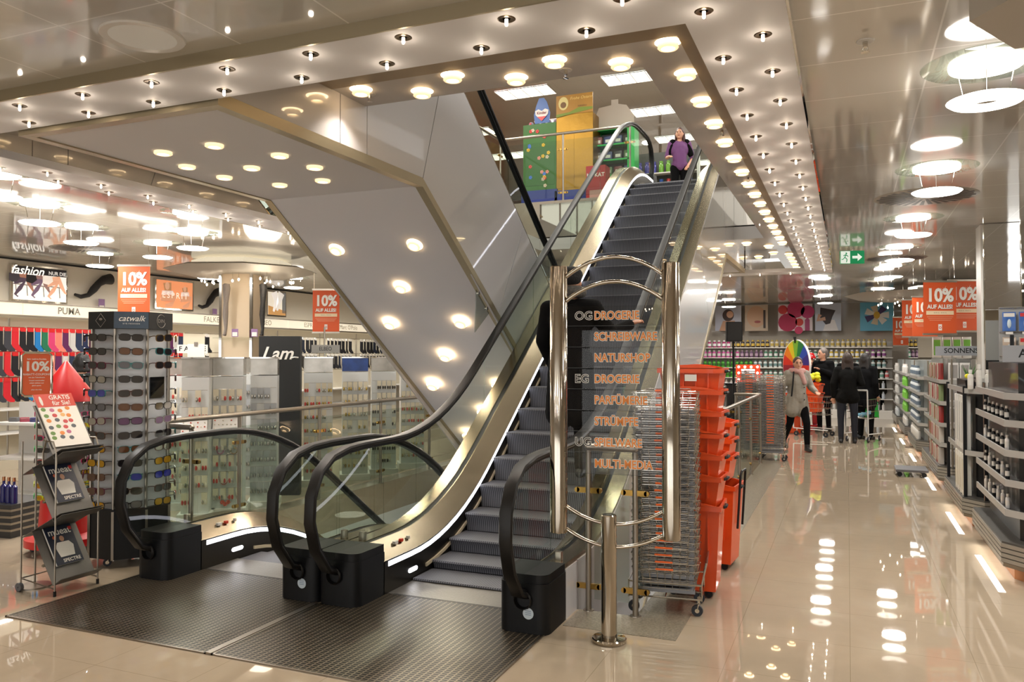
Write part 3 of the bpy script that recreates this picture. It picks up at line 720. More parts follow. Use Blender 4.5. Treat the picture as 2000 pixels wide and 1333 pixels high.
basket_stack(P2_.x, P2_.y, 0.0, 27, .041, .12, 'chrome dolly under the far wire basket stack behind the railing', 'wire basket in the far stack behind the railing corner post', 'wire baskets left of the corner post')

def crate(name, label, loc, rz, w_, d_, h_, group=None, window=False):
    """tapered orange shopping basket with rim, cut-outs and dark grips"""
    t = thing(name, label, 'shopping basket', loc, rz, group)
    k = .84; m = MB(); th = .006
    def fr(s, z, inset=0): return [(-w_ / 2 * s + inset, -d_ / 2 * s + inset, z), (w_ / 2 * s - inset, -d_ / 2 * s + inset, z), (w_ / 2 * s - inset, d_ / 2 * s - inset, z), (-w_ / 2 * s + inset, d_ / 2 * s - inset, z)]
    arch = .03
    vs = fr(k, 0) + fr(1, h_) + fr(1, h_, th) + fr(k, th, th)
    if True:
        fs = [(0, 3, 2, 1)] + [(i, (i + 1) % 4, 4 + (i + 1) % 4, 4 + i) for i in range(4)] + [(4 + i, 4 + (i + 1) % 4, 8 + (i + 1) % 4, 8 + i) for i in range(4)] + [(8 + i, 8 + (i + 1) % 4, 12 + (i + 1) % 4, 12 + i) for i in range(4)] + [(12, 13, 14, 15)]
        m.add(vs, fs)
    m.build('tub', ORANGE, t)
    m = MB(); e = .012
    m.box(-w_ / 2 - e, -d_ / 2 - e, h_ - .03, w_ / 2 + e, -d_ / 2, h_ + .004); m.box(-w_ / 2 - e, d_ / 2, h_ - .03, w_ / 2 + e, d_ / 2 + e, h_ + .004)
    m.box(-w_ / 2 - e, -d_ / 2, h_ - .03, -w_ / 2, d_ / 2, h_ + .004); m.box(w_ / 2, -d_ / 2, h_ - .03, w_ / 2 + e, d_ / 2, h_ + .004)
    # arched long sides
    for sy in (-1, 1):
        pts = [(-w_ / 2, h_)] + [(-w_ / 2 + w_ * i / 12, h_ + .028 * math.sin(PI * i / 12)) for i in range(1, 12)] + [(w_ / 2, h_)]
        m.prism(pts, 'y', sy * d_ / 2 - (.0 if sy > 0 else .012), sy * d_ / 2 + (.012 if sy > 0 else .0))
    m.build('rim', ORANGE, t)
    for i in range(4):
        x = -w_ * .3 + w_ * .2 * i; MB().box(x - .004, -d_ / 2 * .93 - .012, h_ * .3, x + .004, -d_ / 2 * .90, h_ - .03).build('rib', ORANGE, t)
    for sx in (-1, 1):
        MB().tube([(sx * (w_ / 2 + .012), -.05, h_ - .02), (sx * (w_ / 2 + .026), -.04, h_ - .018), (sx * (w_ / 2 + .026), .04, h_ - .018), (sx * (w_ / 2 + .012), .05, h_ - .02)], .011, 8).build('grip', BLACKP, t)
    if window: MB().box(-.03, -d_ / 2 - .016, h_ - .085, .05, -d_ / 2 - .008, h_ - .04).build('white_label', PAPER, t)
    return t
c = GD(1352, 900, 5.60); zs = []
for k in range(6):
    z = .62 + k * .148
    lb = ['lowest', 'second from the bottom', 'third from the bottom', 'third from the top', 'second from the top', 'topmost'][k]
    crate('orange_basket', lb + ' orange plastic basket in the stack behind the tall wire baskets', (c.x + .005 * (k % 2), c.y + .03, z), -.03 + .015 * (k % 3), .42, .30, .205, 'orange baskets behind the wire stack', k == 5)
def roller(loc, rz, label, h=.60, handle=.0):
    t = crate('roller_basket', label, loc, rz, .40, .36, h)
    t.location.z = .05
    for x, y in ((-.12, -.13), (.12, -.13), (.12, .13), (-.12, .13)):
        m = MB().lathe([(.004, -.012), (.026, -.012), (.028, 0), (.026, .012), (.004, .012)], 14, (x, y, -.02), M=Rx(PI / 2), closed=True); m.build('wheel', BLACKP, t)
    if handle:
        MB().tube([(.21, -.09, h * .45), (.235, -.09, h + .08), (.24, -.07, h + .11), (.24, .07, h + .11), (.235, .09, h + .08), (.21, .09, h * .45)], .009, 8).build('pull_handle', BLACKP, t)
    return t
roller((c.x - .0, c.y + .03, 0), .04, 'tall orange rolling basket at the bottom of the orange stack', .58)
c2 = GD(1392, 900, 6.35)
roller((c2.x, c2.y, 0), -.08, 'tall orange rolling basket with black pull handle at the aisle side', .60, 1)
for k in range(3):
    crate('orange_basket', ['lowest', 'middle', 'topmost'][k] + ' orange basket on top of the rolling basket with the black pull handle', (c2.x - .02, c2.y + .06, .68 + k * .13), -.05, .36, .30, .19, 'orange baskets on the handled roller')

# ------------------------------------------------------------------ sunglasses
FR = mat('glasses frame black', '1a1718', .25, coat=.5); LN = mat('dark lens', '1d1a1c', .06, coat=1)
FRAMES = [FR, mat('frame brown', '4a2c1c', .3), mat('frame silver', 'a8a4a0', .2, 1), mat('frame gold', '9a7a3e', .25, 1), mat('frame wine', '5c1a34', .3), mat('frame teal', '1f6a6c', .3), FR, FR]
LENS = [LN, mat('brown lens', '5a3a26', .08, coat=1), mat('grey lens', '56565c', .08, coat=1), mat('violet blue lens', '2a2f9a', .08, coat=1), mat('mirror lens', 'b5b2aa', .06, 1), mat('purple lens', '5a3a5c', .1, coat=1), LN, LN, mat('gold lens', 'c89a2a', .1, .6)]
NEON = [mat('frame neon yellow', 'c8d81e', .4), mat('frame red', 'd42a2a', .4), mat('frame green', '22b050', .4), mat('frame pink', 'd8327c', .4), FR, mat('frame blue', '2a50c0', .4)]
TAGM = [mat('tag orange brown', 'b8643a', .6), mat('tag red', 'e0301e', .5), PAPER, mat('tag olive', '6a6a3a', .6)]
def glasses():
    t = thing('sunglasses', 'x', 'sunglasses')
    m = MB()
    def lens(cx, r0=0):
        return [(cx + .030 * math.copysign(abs(math.cos(a)) ** .6, math.cos(a)), .022 * math.copysign(abs(math.sin(a)) ** .7, math.sin(a)) - (.004 if math.sin(a) > 0 else 0)) for a in [2 * PI * i / 18 for i in range(18)]]
    for cx in (-.035, .035):
        o = lens(cx); sc_ = [(cx + (x - cx) * 1.12, z * 1.13) for x, z in o]; n = len(o)
        vs = [(x, -.003, z) for x, z in sc_] + [(x, -.003, z) for x, z in o] + [(x, .002, z) for x, z in o] + [(x, .002, z) for x, z in sc_]
        fs = [(i + k * n, (i + 1) % n + k * n, (i + 1) % n + ((k + 1) % 4) * n, i + ((k + 1) % 4) * n) for k in range(4) for i in range(n)]
        m.add(vs, fs)
    m.box(-.008, -.003, .004, .008, .002, .012)
    for s_ in (-1, 1): m.tube([(s_ * .068, 0, .012), (s_ * .070, .02, .012), (s_ * .066, .05, .008), (s_ * .05, .062, .0)], .0028, 5)
    m.build('frame', FR, t)
    for cx in (-.035, .035):
        m = MB(); o = lens(cx); m.prism(o, 'y', -.002, .000); m.build('lens', LN, t)
    m = MB().obox((.012, -.010, -.033), (.026, .0015, .038), Ry(.5)); m.build('price_tag', PAPER, t)
    return t
gproto = glasses(); gfirst = [gproto]
def put_glasses(loc, rz, label, group, fr, ln, tg=None, s=1.0):
    if gfirst: o = gfirst.pop()
    else: o = dup(gproto, loc, rz)
    o.location = loc; o.rotation_euler = (0, random.uniform(-.06, .06), rz); o['label'] = label; o['group'] = group; o.scale = (s, s, s)
    ch = sorted(o.children, key=lambda c: c.name)
    for c_ in ch:
        n_ = c_.name.split('.')[0]
        if n_ == 'frame': recolor(c_, 0, fr)
        elif n_ == 'lens': recolor(c_, 0, ln)
        elif n_ == 'price_tag':
            if tg is None: bpy.data.objects.remove(c_)
            else: recolor(c_, 0, tg)
def spinner(cx, cy, rz):
    t = thing('sunglasses_display', 'tall eight-sided revolving display tower with a black lettered header', 'display stand', (cx, cy, 0), rz)
    ap = .285
    def octo(a): 
        R = a / math.cos(PI / 8); return [(R * math.cos(PI / 8 + k * PI / 4), R * math.sin(PI / 8 + k * PI / 4)) for k in range(8)]
    MB().prism(octo(.262), 'z', .45, 1.88).build('white_body', mat('display panel pale', 'b9bdc2', .35), t)
    MB().prism(octo(.285), 'z', .07, .45).build('black_base', BLACKP, t)
    MB().prism(octo(.30), 'z', .445, .46).build('base_rim', BLACKP, t)
    hd = MB().prism(octo(.305), 'z', 1.865, 2.0).build('header', mat('header black', '131517', .4), t)
    MB().prism([(-.122, 1.868), (.122, 1.868), (.122, 1.997), (-.122, 1.997)], 'y', -.3075, -.3055).build('header_panel', mat('header slate', '3b4a5a', .45, vary=.2, bscale=30), t)
    e = text_mb('catwalk', .062, .309, shear=.35, off=.0002); e.xf(T(0, 0, 1.945)); e.build('letters', PAPER, hd)
    e = text_mb('EYE-FASHION', .014, .309, space=1.5); e.xf(T(0, 0, 1.905)); e.build('letters', PAPER, hd)
    mm = MB()
    for (u0, u1) in (((-.05, 1.93), (0, 1.985)), ((0, 1.985), (.05, 1.93)), ((.05, 1.93), (0, 1.878)), ((0, 1.878), (-.05, 1.93))): mm.tube([(u0[0], -.307, u0[1]), (u1[0], -.307, u1[1])], .002, 4)
    mm.ball((0, -.307, 1.94), (.018, .002, .01), 8, 5); mm.xf(Rz(-PI / 4)); mm.build('emblem', mat('emblem grey', '85807a', .5), hd)
    mm = MB().tube([(.045 * math.cos(a), -.307, 1.932 + .052 * math.sin(a)) for a in [i * PI / 12 for i in range(3, 24)]], .0025, 4)
    ee = text_mb('DIN', .04, .308); ee.xf(T(0, 0, 1.932)); merge(mm, ee); mm.xf(Rz(PI / 4)); mm.build('emblem', mat('emblem grey', '85807a', .5), hd)
    for k in range(8):
        x, y = octo(.278)[k]; MB().cyl((x, y, .46), (x, y, 1.865), .011, n=8).build('aluminium_profile', STEELD, t)
        x, y = octo(.29)[k]; MB().box(x - .009, y - .009, .07, x + .009, y + .009, .445).build('aluminium_profile', STEELD, t)
    for k in range(4):
        a = PI / 4 + k * PI / 2; caster(None, .22 * math.cos(a), .22 * math.sin(a), .03, t)
    base = Vector((cx, cy, 0))
    for fc in range(-2, 3):
        a = rz + fc * PI / 4; n = Vector((math.sin(a), -math.cos(a), 0)); side = {-2: 'leftmost side', -1: 'left front side', 0: 'middle front side', 1: 'right front side', 2: 'rightmost side'}[fc]
        for r in range(13):
            if fc == 1 and r in (3, 4):
                if r == 3:
                    mr = MB().obox(Vector(n) * .27 + Vector((0, 0, 1.40)), (.15, .006, .17), Rz(a)); mr.xf(Rz(0)); mr.v = [tuple((Rz(-rz) @ Vector(v))) for v in mr.v]; mr.build('mirror', mat('little mirror', '55565a', .03, 1), t)
                continue
            z = 1.80 - r * .1085; p = base + n * .335 + Vector((0, 0, z))
            lw = random.choice([0, 0, 0, 1, 1, 2, 3, 4, 5, 6, 6, 7, 8] if random.random() < .6 else [0, 6, 1]); fw = random.choice([0, 0, 0, 1, 1, 2, 3, 4, 5, 6, 6, 7])
            put_glasses(p, a, '%s sunglasses on the %s of the tall eight-sided tower' % (['black', 'brown', 'silver', 'gold', 'wine red', 'teal', 'black', 'black'][fw], side), 'sunglasses on the %s' % side, FRAMES[fw], LENS[lw], random.choice([None, None, TAGM[0], TAGM[1], TAGM[2], TAGM[3]]), 1.28)
    return t
cc = GD(256, 700, 6.52)
spinner(cc.x, cc.y, math.atan2(-cc.x, cc.y))

def cone_rack():
    p = G(95, 1090, 'z', 0); p = Vector((p.x - .1, p.y + .22, 0))
    t = thing('sunglasses_display', 'round sunglasses rack with a red cone top and red wheeled base', 'display stand', p)
    MB().lathe([(0, 1.62), (.02, 1.60), (.235, 1.30), (.245, 1.27), (0, 1.27)], 36).build('cone_top', RED, t)
    MB().lathe([(0, .30), (.17, .30), (.17, 1.27), (0, 1.27)], 8).build('grey_body', mat('rack grey', '8f9296', .5), t)
    MB().lathe([(0, .07), (.30, .07), (.30, .13), (.20, .16), (.18, .45), (0, .45)], 28).build('red_base', RED, t)
    for k in range(4): caster(None, .24 * math.cos(k * PI / 2 + .6), .24 * math.sin(k * PI / 2 + .6), .032, t)
    va = math.atan2(-p.x, p.y)
    for fc in (-2, -1, 0, 1, 2):
        a = va + fc * PI / 4; n = Vector((math.sin(a), -math.cos(a), 0))
        for r in range(8):
            fr = random.choice(NEON); q = p + n * .225 + Vector((0, 0, 1.17 - r * .098))
            put_glasses(q, a, 'childrens bright sunglasses on the round rack with the red cone top', 'bright sunglasses on the cone rack', fr, random.choice([LN, LN, LENS[8]]), random.choice([None, NEON[0], PAPER]), .92)
cone_rack()

# ------------------------------------------------------------------ magazine stand with discount sign
def magstand():
    X0, X1, Y0, Y1 = -5.37, -5.03, 3.87, 4.21
    t = thing('magazine_stand', 'grey wire and sheet metal magazine stand on small wheels', 'magazine stand', (X0, Y0, 0)); W = X1 - X0; D = Y1 - Y0
    SH = mat('sheet grey', '6d6a66', .45, .4)
    m = MB()
    for x, y in ((0, 0), (0, D)): m.cyl((x, y, .05), (x, y, 1.05), .006, n=8)
    for y in (0, D): m.tube([(W, y, .03), (W, y, .98), (W - .03, y, 1.06), (W - .1, y, 1.06), (W - .13, y, .98), (W - .13, y, .9)], .006, 8); m.cyl((0, y, .09), (W, y, .05), .005, n=6)
    m.cyl((0, 0, .09), (0, D, .09), .005, n=6); m.build('frame', STEELD, t)
    for z0 in (.07, .51, .94):
        m = MB(); th = .003
        pr_ = [(.10, z0 + .36), (W - .02, z0), (W + .06, z0 + .05), (W + .06, z0 + .054), (W - .02, z0 + .005), (.103, z0 + .363)]
        m.prism(pr_, 'y', .0, D)
        s_ = m.build('tray', SH, t)
        if z0 < .9: MB().prism([(.0, z0 + .30), (W + .05, z0 + .50), (W + .05, z0 + .504), (.0, z0 + .304)], 'y', 0, D).build('sloping_panel', SH, t)
        MB().cyl((W - .11, -.01, z0 + .13), (W - .11, D + .01, z0 + .13), .01, n=8).build('retaining_bar', STEELD, t)
    MB().lathe([(.005, -.012), (.03, -.012), (.03, .012), (.005, .012)], 16, (0, -.01, .03), M=Rx(PI / 2), closed=True).build('wheel', GREYP, t)
    MB().lathe([(.005, -.012), (.03, -.012), (.03, .012), (.005, .012)], 16, (0, D + .01, .03), M=Rx(PI / 2), closed=True).build('wheel', GREYP, t)
    for y in (0, D): MB().cyl((W, y, 0), (W, y, .035), .01, n=10).build('foot', BLACKP, t)
    # printed matter lies along the slanted trays
    th = math.atan2(.36, W - .12)
    def on_tray(z0, name, label, cat, grp=None, up=.0, s=.0):
        o = thing(name, label, cat, (X0 + .095 + s * .8, Y0 + D / 2, z0 + .372 - s * .9 + up), group=grp)
        o.rotation_euler = (0, th, 0); return o       # local +X runs down the tray, +Y along it
    NAVY = mat('magazine navy', '141c33', .3, coat=.5)
    def mag(z0, lb, s=0, up=.0):
        o = on_tray(z0, 'magazine', lb, 'magazine', 'magazines on the stand', up, s)
        MB().box(0, -.105, 0, .29, .105, .012).build('pages', PAPER, o)
        cv = MB().box(0, -.105, .012, .29, .105, .0135).build('cover', NAVY, o)
        e = text_mb('mueat', .07, 0, off=.001); e.v = [(-(p[2]), p[0], .0145) for p in e.v]; e.xf(T(.045, 0, 0)); e.build('title', PAPER, cv)
        m = MB(); m.ball((.10, .0, .0142), (.022, .018, .001), 10, 4); m.build('face', mat('print skin', 'b98a70', .5), cv)
        m = MB(); m.prism([(.125, -.045), (.125, .045), (.16, .07), (.235, .055), (.235, -.055), (.16, -.07)], 'z', .0136, .0146); m.build('white_shirt', PAPER, cv)
        MB().ball((.085, -.055, .0142), (.014, .012, .001), 8, 4).build('face', mat('print orange', 'c8603a', .5), cv)
        MB().box(.02, .075, .0136, .045, .1, .0146).build('red_logo', RED, cv)
        e = text_mb('SPECTRE', .035, 0, off=.0008); e.v = [(-(p[2]), p[0], .0148) for p in e.v]; e.xf(T(.265, .02, 0)); e.build('title', PAPER, cv)
    mag(.07, 'dark blue magazine with a man in white shirt on the lowest tray', .03, .012); mag(.51, 'dark blue magazine with a man in white shirt on the middle tray', .03, .012)
    o = on_tray(.94, 'brochure', 'brochure headed GRATIS fuer Sie on the top tray of the magazine stand', 'brochure', None, .0, .0)
    o.location.z += .01
    MB().box(-.06, -.15, 0, .36, .15, .01).build('pages', PAPER, o)
    rb = MB().box(-.06, -.15, .01, .045, .15, .0115).build('red_band', mat('brochure red', 'c8402e', .5), o)
    for s_, x in (('GRATIS', -.028), ('für Sie!', .018)):
        e = text_mb(s_, .05, 0, off=.0006); e.v = [(-(p[2]), p[0], .0125) for p in e.v]; e.xf(T(x, .04, 0)); e.build('letters', PAPER, rb)
    MB().ball((-.005, -.11, .0118), (.04, .012, .001), 8, 4).build('exclamation_mark', PAPER, rb)
    cols = ['d8823c', 'c04848', '6a8a4a', '555a60', 'e0b070', 'b86a8a']
    for i in range(22):
        x = .07 + .045 * (i % 6) + random.uniform(-.01, .01); y = -.11 + .058 * (i // 6) + random.uniform(-.01, .01); cn = random.choice(cols)
        MB().ball((x, y, .0105), (.016, .02, .001), 8, 4).build('picture', mat('print ' + cn, cn, .6), o)
    # sign holder
    q = GD(72, 735, 5.75)
    s_ = thing('discount_sign', 'orange 10% RABATT-COUPONS poster in a chrome frame above the magazine stand', 'sign', (q.x, q.y, 0), math.atan2(-q.x, q.y) * .75)
    MB().cyl((0, .01, .02), (0, .01, 1.36), .007, n=10).build('pole', STEELD, s_)
    MB().lathe([(0, 0), (.11, 0), (.11, .01), (.02, .02), (0, .02)], 24, (0, .01, 0)).build('foot_plate', STEELD, s_)
    zc = 1.52; hw, hh = .095, .155
    MB().tube([(-hw, 0, zc - hh + .02), (-hw + .02, 0, zc - hh), (hw - .02, 0, zc - hh), (hw, 0, zc - hh + .02), (hw, 0, zc + hh - .02), (hw - .02, 0, zc + hh), (-hw + .02, 0, zc + hh), (-hw, 0, zc + hh - .02)], .009, 8, closed=True).build('frame', CHROME, s_)
    pp = MB().box(-hw, -.002, zc - hh, hw, .002, zc + hh).build('poster', mat('poster orange', 'dc5a20', .5), s_)
    for tx, sz, z in (('Sehr geehrte Kunden,', .014, .11), ('10%', .095, .055), ('RABATT-COUPONS', .0195, .0), ('von den Teilnehmern', .012, -.022), ('Coupon ausschneiden', .011, -.044), ('einfach einlösen und', .011, -.062), ('gleich sparen', .011, -.08), ('gültig in dieser Filiale', .008, -.11)):
        e = text_mb(tx, sz, .004, off=.003 if sz > .05 else .0003); e.xf(T(0, 0, zc + z)); e.build('letters', PAPER, pp)
magstand()
# ------------------------------------------------------------------ hosiery department on the left
WX = -11.8
def on_wall(u, v, x=WX): p = G(u, v, 'x', x); return p.y, p.z
def yflip(mb, x, y, z):
    """a mesh built in the XZ plane facing -Y is turned to hang on the left wall, facing +X"""
    return mb.xf(T(x, y, z) @ Rz(PI / 2))
# poster 1: three pairs of crossed legs
def poster(u0, u1, vt, vb, label, name='wall_poster', bg='d8d2ca', emit=.75):
    y0, z1 = on_wall(u0, vt); y1, _ = on_wall(u1, vt); _, z0 = on_wall((u0 + u1) / 2, vb); z1 = min(z1, 3.08)
    t = thing(name, label, 'poster', (WX + .05, (y0 + y1) / 2, (z0 + z1) / 2)); w_, h_ = abs(y1 - y0), z1 - z0
    MB().box(-.05, -w_ / 2 - .03, -h_ / 2 - .03, .0, w_ / 2 + .03, h_ / 2 + .03).build('frame', CHROME, t)
    pn = MB().box(0, -w_ / 2, -h_ / 2, .006, w_ / 2, h_ / 2).build('backlit_print', mat('lit print ' + bg, bg, .6, emit=emit, ecol=bg), t)
    return t, pn, w_, h_
def litc(c, e=.55): return mat('lit ink ' + c, c, .6, emit=e, ecol=c)
def flat(par, name, pts, c, d, e=.55):
    """flat printed shape on a left-wall print: pts in (along wall, up)"""
    return MB().prism(pts, 'x', .006 + d, .0066 + d).build(name, litc(c, e), par)
def band(pts, r):
    """thick polyline outline"""
    L_, R_ = [], []
    for i, p in enumerate(pts):
        a = Vector(pts[max(0, i - 1)]); c = Vector(pts[min(len(pts) - 1, i + 1)]); d = (c - a).normalized(); rr = r[i]
        L_.append((p[0] - d.y * rr, p[1] + d.x * rr)); R_.append((p[0] + d.y * rr, p[1] - d.x * rr))
    return L_ + R_[::-1]
t, pn, w_, h_ = poster(22, 125, 518, 588, 'backlit fashion poster of three pairs of crossed legs, leftmost on the wall', bg='e2dcd4')
flat(pn, 'black_header', [(-w_ / 2, h_ * .28), (w_ / 2, h_ * .28), (w_ / 2, h_ / 2), (-w_ / 2, h_ / 2)], '1c1a1c', .001)
e = text_mb('fashion', .19, .009, shear=.35, off=.002); yflip(e, 0, -w_ * .25, h_ * .37); e.build('letters', litc('f4f0e8', .9), pn)
e = text_mb('NUR DIE', .08, .009, off=.002); yflip(e, 0, w_ * .32, h_ * .36); e.build('letters', litc('b8b4ae', .9), pn)
for i, (c1, c2) in enumerate((('4a3a48', '9a6a58'), ('6a5468', '8a6a64'), ('d8a080', 'e0a888'))):
    x = -w_ * .36 + i * w_ * .31; h = h_
    flat(pn, 'printed_stool', [(x - .14, -h * .02), (x + .12, -h * .04), (x + .12, -h * .08), (x - .14, -h * .06)], '8a8078', .0015)
    for dx in (-.1, .08): flat(pn, 'printed_stool_leg', [(x + dx, -h * .06), (x + dx + .015, -h * .06), (x + dx + .03, -h * .38), (x + dx + .015, -h * .38)], '706860', .0012)
    flat(pn, 'printed_leg', band([(x - .12, h * .05), (x + .06, h * .08), (x - .02, -h * .16), (x - .10, -h * .36), (x - .05, -h * .42)], [.06, .05, .035, .02, .012]), c1, .002)
    flat(pn, 'printed_leg', band([(x - .10, h * .12), (x + .08, h * .2), (x + .13, -h * .02), (x + .19, -h * .2), (x + .22, -h * .24)], [.06, .05, .035, .018, .01]), c2, .0018)
    flat(pn, 'printed_skirt', [(x - .2, h * .26), (x - .04, h * .26), (x - .02, h * .12), (x - .1, -h * .0), (x - .2, h * .04)], ['3a3438', '1a181a', 'e8dcd0'][i], .0022)
t, pn, w_, h_ = poster(302, 372, 546, 603, 'backlit orange poster of a seated woman shown twice, right of the hanging banner', bg='d98a5e')
for x, s_, c in ((-w_ * .22, 1.0, 'd8b8a8'), (w_ * .27, .72, 'd8b0a0')):
    flat(pn, 'printed_hair', band([(x, h_ * .42 * s_), (x + .02, h_ * .1 * s_)], [.10 * s_, .08 * s_]), 'b08058', .001)
    flat(pn, 'printed_jumper', [(x - .12 * s_, h_ * .12), (x + .14 * s_, h_ * .14), (x + .2 * s_, -h_ * .2), (x - .16 * s_, -h_ * .2)], 'd9c4bc', .0015)
    flat(pn, 'printed_legs', band([(x - .15 * s_, -h_ * .15), (x + .22 * s_, -h_ * .1), (x + .1 * s_, -h_ * .36), (x - .05, -h_ * .44)], [.06, .06, .05, .03]), 'c8906e', .002)
    flat(pn, 'printed_face', [(x + .055 * s_ * math.cos(a), h_ * .3 * (1 if s_ == 1 else .82) + .075 * s_ * math.sin(a)) for a in [k * .628 for k in range(10)]], 'd0a080', .0025)
e = text_mb('ESPRIT', .16, .010, space=1.4); yflip(e, 0, 0, -.02); e.build('letters', litc('f0d8c4', .8), pn)
t, pn, w_, h_ = poster(520, 554, 570, 616, 'backlit poster of legs in white on a wooden floor, right of the column', bg='cfc6b6')
flat(pn, 'printed_floor', [(-w_ / 2, -h_ / 2), (w_ / 2, -h_ / 2), (w_ / 2, -h_ * .3), (-w_ / 2, -h_ * .1)], 'b88850', .001)
flat(pn, 'printed_leg', band([(-.1, h_ * .5), (-.02, h_ * .1), (-.12, -h_ * .35)], [.1, .07, .03]), 'e8e2dc', .002); flat(pn, 'printed_leg', band([(.15, h_ * .5), (.05, h_ * .05), (.0, -h_ * .3)], [.1, .07, .03]), 'e0dad2', .002)
flat(pn, 'printed_dark_panel', [(w_ * .3, -h_ * .4), (w_ / 2, -h_ * .4), (w_ / 2, h_ / 2), (w_ * .3, h_ / 2)], '6a6a68', .001)
# single stocking legs on the wall
def wall_leg(u0, v0, u1, v1, x, label):
    y0, z0 = on_wall(u0, v0, x); y1, z1 = on_wall(u1, v1, x); Y = y1 - y0; Zh = z1 - z0
    t = thing('display_leg', label, 'mannequin leg', (x, y0, z0))
    pts = [(0, 0, .03), (0, Y * .16, .0), (0, Y * .36, Zh * .10), (0, Y * .50, Zh * .38), (0, Y * .64, Zh * .68), (0, Y * .78, Zh * .86), (0, Y * .97, Zh * .93)]
    r = [.022, .035, .038, .062, .058, .075, .095]
    MB().tube(pts, r, 14).build('stocking', mat('fishnet black', '191719', .6, bump=.6, bscale=120), t)
    MB().cyl((-.06 if x < -11.5 else 0, Y * .8, Zh * .86), (.0, Y * .8, Zh * .86), .02, n=8).build('bracket', CHROME, t)
    pr_ = thing('price_card', 'small purple price card below a stocking leg on the wall', 'price tag', (x - .02, y0 + Y * .75, z0 - .12), group='purple wall price cards')
    MB().box(-.003, -.06, -.11, .003, .06, .11).build('card', mat('purple card', '8a6a94', .5), pr_); MB().box(.003, -.045, -.09, .004, .045, 0).build('white_field', PAPER, pr_)
wall_leg(146, 579, 218, 543, WX + .10, 'black fishnet stocking leg on the wall left of the hanging discount banner')
wall_leg(388, 600, 432, 568, WX + .10, 'black fishnet stocking leg on the wall beside the column')
# lightbox band with brand names and the shelf wall below
y_a = on_wall(0, 600, -11.45)[0] - 1.2; Lb = 1.55
zt = on_wall(100, 596, -11.45)[1]; zb = on_wall(100, 618, -11.45)[1]
brands = ['PUMA', 'PUMA', 'PUMA', 'FALKE', 'ELBEO', 'ESPRIT', "Marc O'Polo", 'sloggi', 'arlington', 'NUR DIE']
L_WASH = lamp_data('added lightbox fill', 'AREA', 5, (1, .94, .82), .3); L_WASH.shape = 'RECTANGLE'; L_WASH.size = .06; L_WASH.size_y = 1.3
L_WASH2 = L_WASH.copy(); L_WASH2.energy = 9
LBM = mat('lightbox face', 'd8d0be', .5, emit=.5, ecol='fff0d4')
ORDN = ['first', 'second', 'third', 'fourth', 'fifth', 'sixth', 'seventh', 'eighth', 'ninth', 'tenth']
for i, bn in enumerate(brands):
    y0 = y_a + i * Lb
    t = thing('lightbox', 'backlit lettered lightbox on the left wall shelving, %s from the left' % ORDN[i], 'illuminated sign', (-11.45, y0, zb))
    MB().box(-.34, .01, 0, 0, Lb - .01, zt - zb).build('face_panel', LBM, t)
    e = text_mb(bn, .15, .0, off=.003 if i < 3 else 0); yflip(e, .003, Lb / 2, (zt - zb) / 2); e.build('letters', mat('grey lettering', '8a8578', .5), t)
    add_light(L_WASH2, t, (.02, Lb / 2, -.04), (0, -.35, 0))  # light under the box, added to brighten the socks and wall
    MB().box(-.02, 0, -.03, .02, Lb, -.005).build('lower_rail', STEELD, t); MB().box(-.02, 0, zt - zb + .0, .02, Lb, zt - zb + .02).build('upper_rail', STEELD, t)
    s_ = thing('wall_shelving', 'cream slatted wall shelving bay on the left wall, %s bay from the left' % ORDN[i], 'shelving', (-11.5, y0, 0))
    MB().box(-.29, 0, .0, -.25, Lb, zb - .04).build('back_panel', mat('cream panel', 'cfc6b2', .6), s_)
    MB().box(-.29, 0, 0, .25, Lb, .14).build('plinth', mat('cream plinth', 'b8ae9a', .6), s_)
    for z in (.5, .85): MB().box(-.25, .01, z, .15, Lb - .01, z + .025).build('shelf', WPLAST, s_)
    MB().cyl((-.25, 0, .1), (-.25, 0, zb - .05), .015, n=6).build('upright', STEELD, s_)
    for z in [on_wall(100, v, -11.36)[1] + .05 for v in (648, 694, 742)]:
        MB().cyl((.12, .02, z), (.12, Lb - .02, z), .008, n=6).build('rail', CHROME, s_)
        MB().cyl((-.25, .1, z), (.12, .1, z), .006, n=6).cyl((-.25, Lb - .1, z), (.12, Lb - .1, z), .006, n=6).build('rail_bracket', CHROME, s_)
# socks hanging from the rails
def sock():
    t = thing('sock_pair', 'x', 'socks')
    out = [(-.035, .0), (.035, .0), (.036, -.17), (.055, -.205), (.082, -.235), (.075, -.262), (.04, -.262), (-.01, -.235), (-.036, -.20)]
    MB().prism(out, 'x', -.006, .006).build('socks', mat('sock black', '15151a', .9), t)
    MB().box(-.009, -.032, -.012, .009, .032, .035).build('header_card', RED, t)
    return t
ZS = [on_wall(100, v, -11.36)[1] for v in (648, 694, 742)]
sp_ = sock(); sf = [sp_]
def put_sock(y, z, label, group, c, hc, x=-11.36):
    o = sf.pop() if sf else dup(sp_, (x, y, z), 0)
    o.location = (x, y, z); o['label'] = label; o['group'] = group; o.rotation_euler = (0, 0, random.uniform(-.25, .25)); o.scale = (1.35, 1.35, 1.2)
    for c_ in o.children:
        if c_.name.startswith('socks'): recolor(c_, 0, mat('sock ' + c, c, .9))
        else: recolor(c_, 0, hc)
bright = ['26262a', '1a1a1e', '3a3a40', 'c8202a', '15151a', '15151a', '1a72b0', '1f6a4a', 'c83a6a', 'd87a6a', '5a2050', 'c8c4c0', '26304a', '1c2648', '4a1a3a', 'b82028', '15151a', 'd0ccc8']
y = 7.7; k = 0
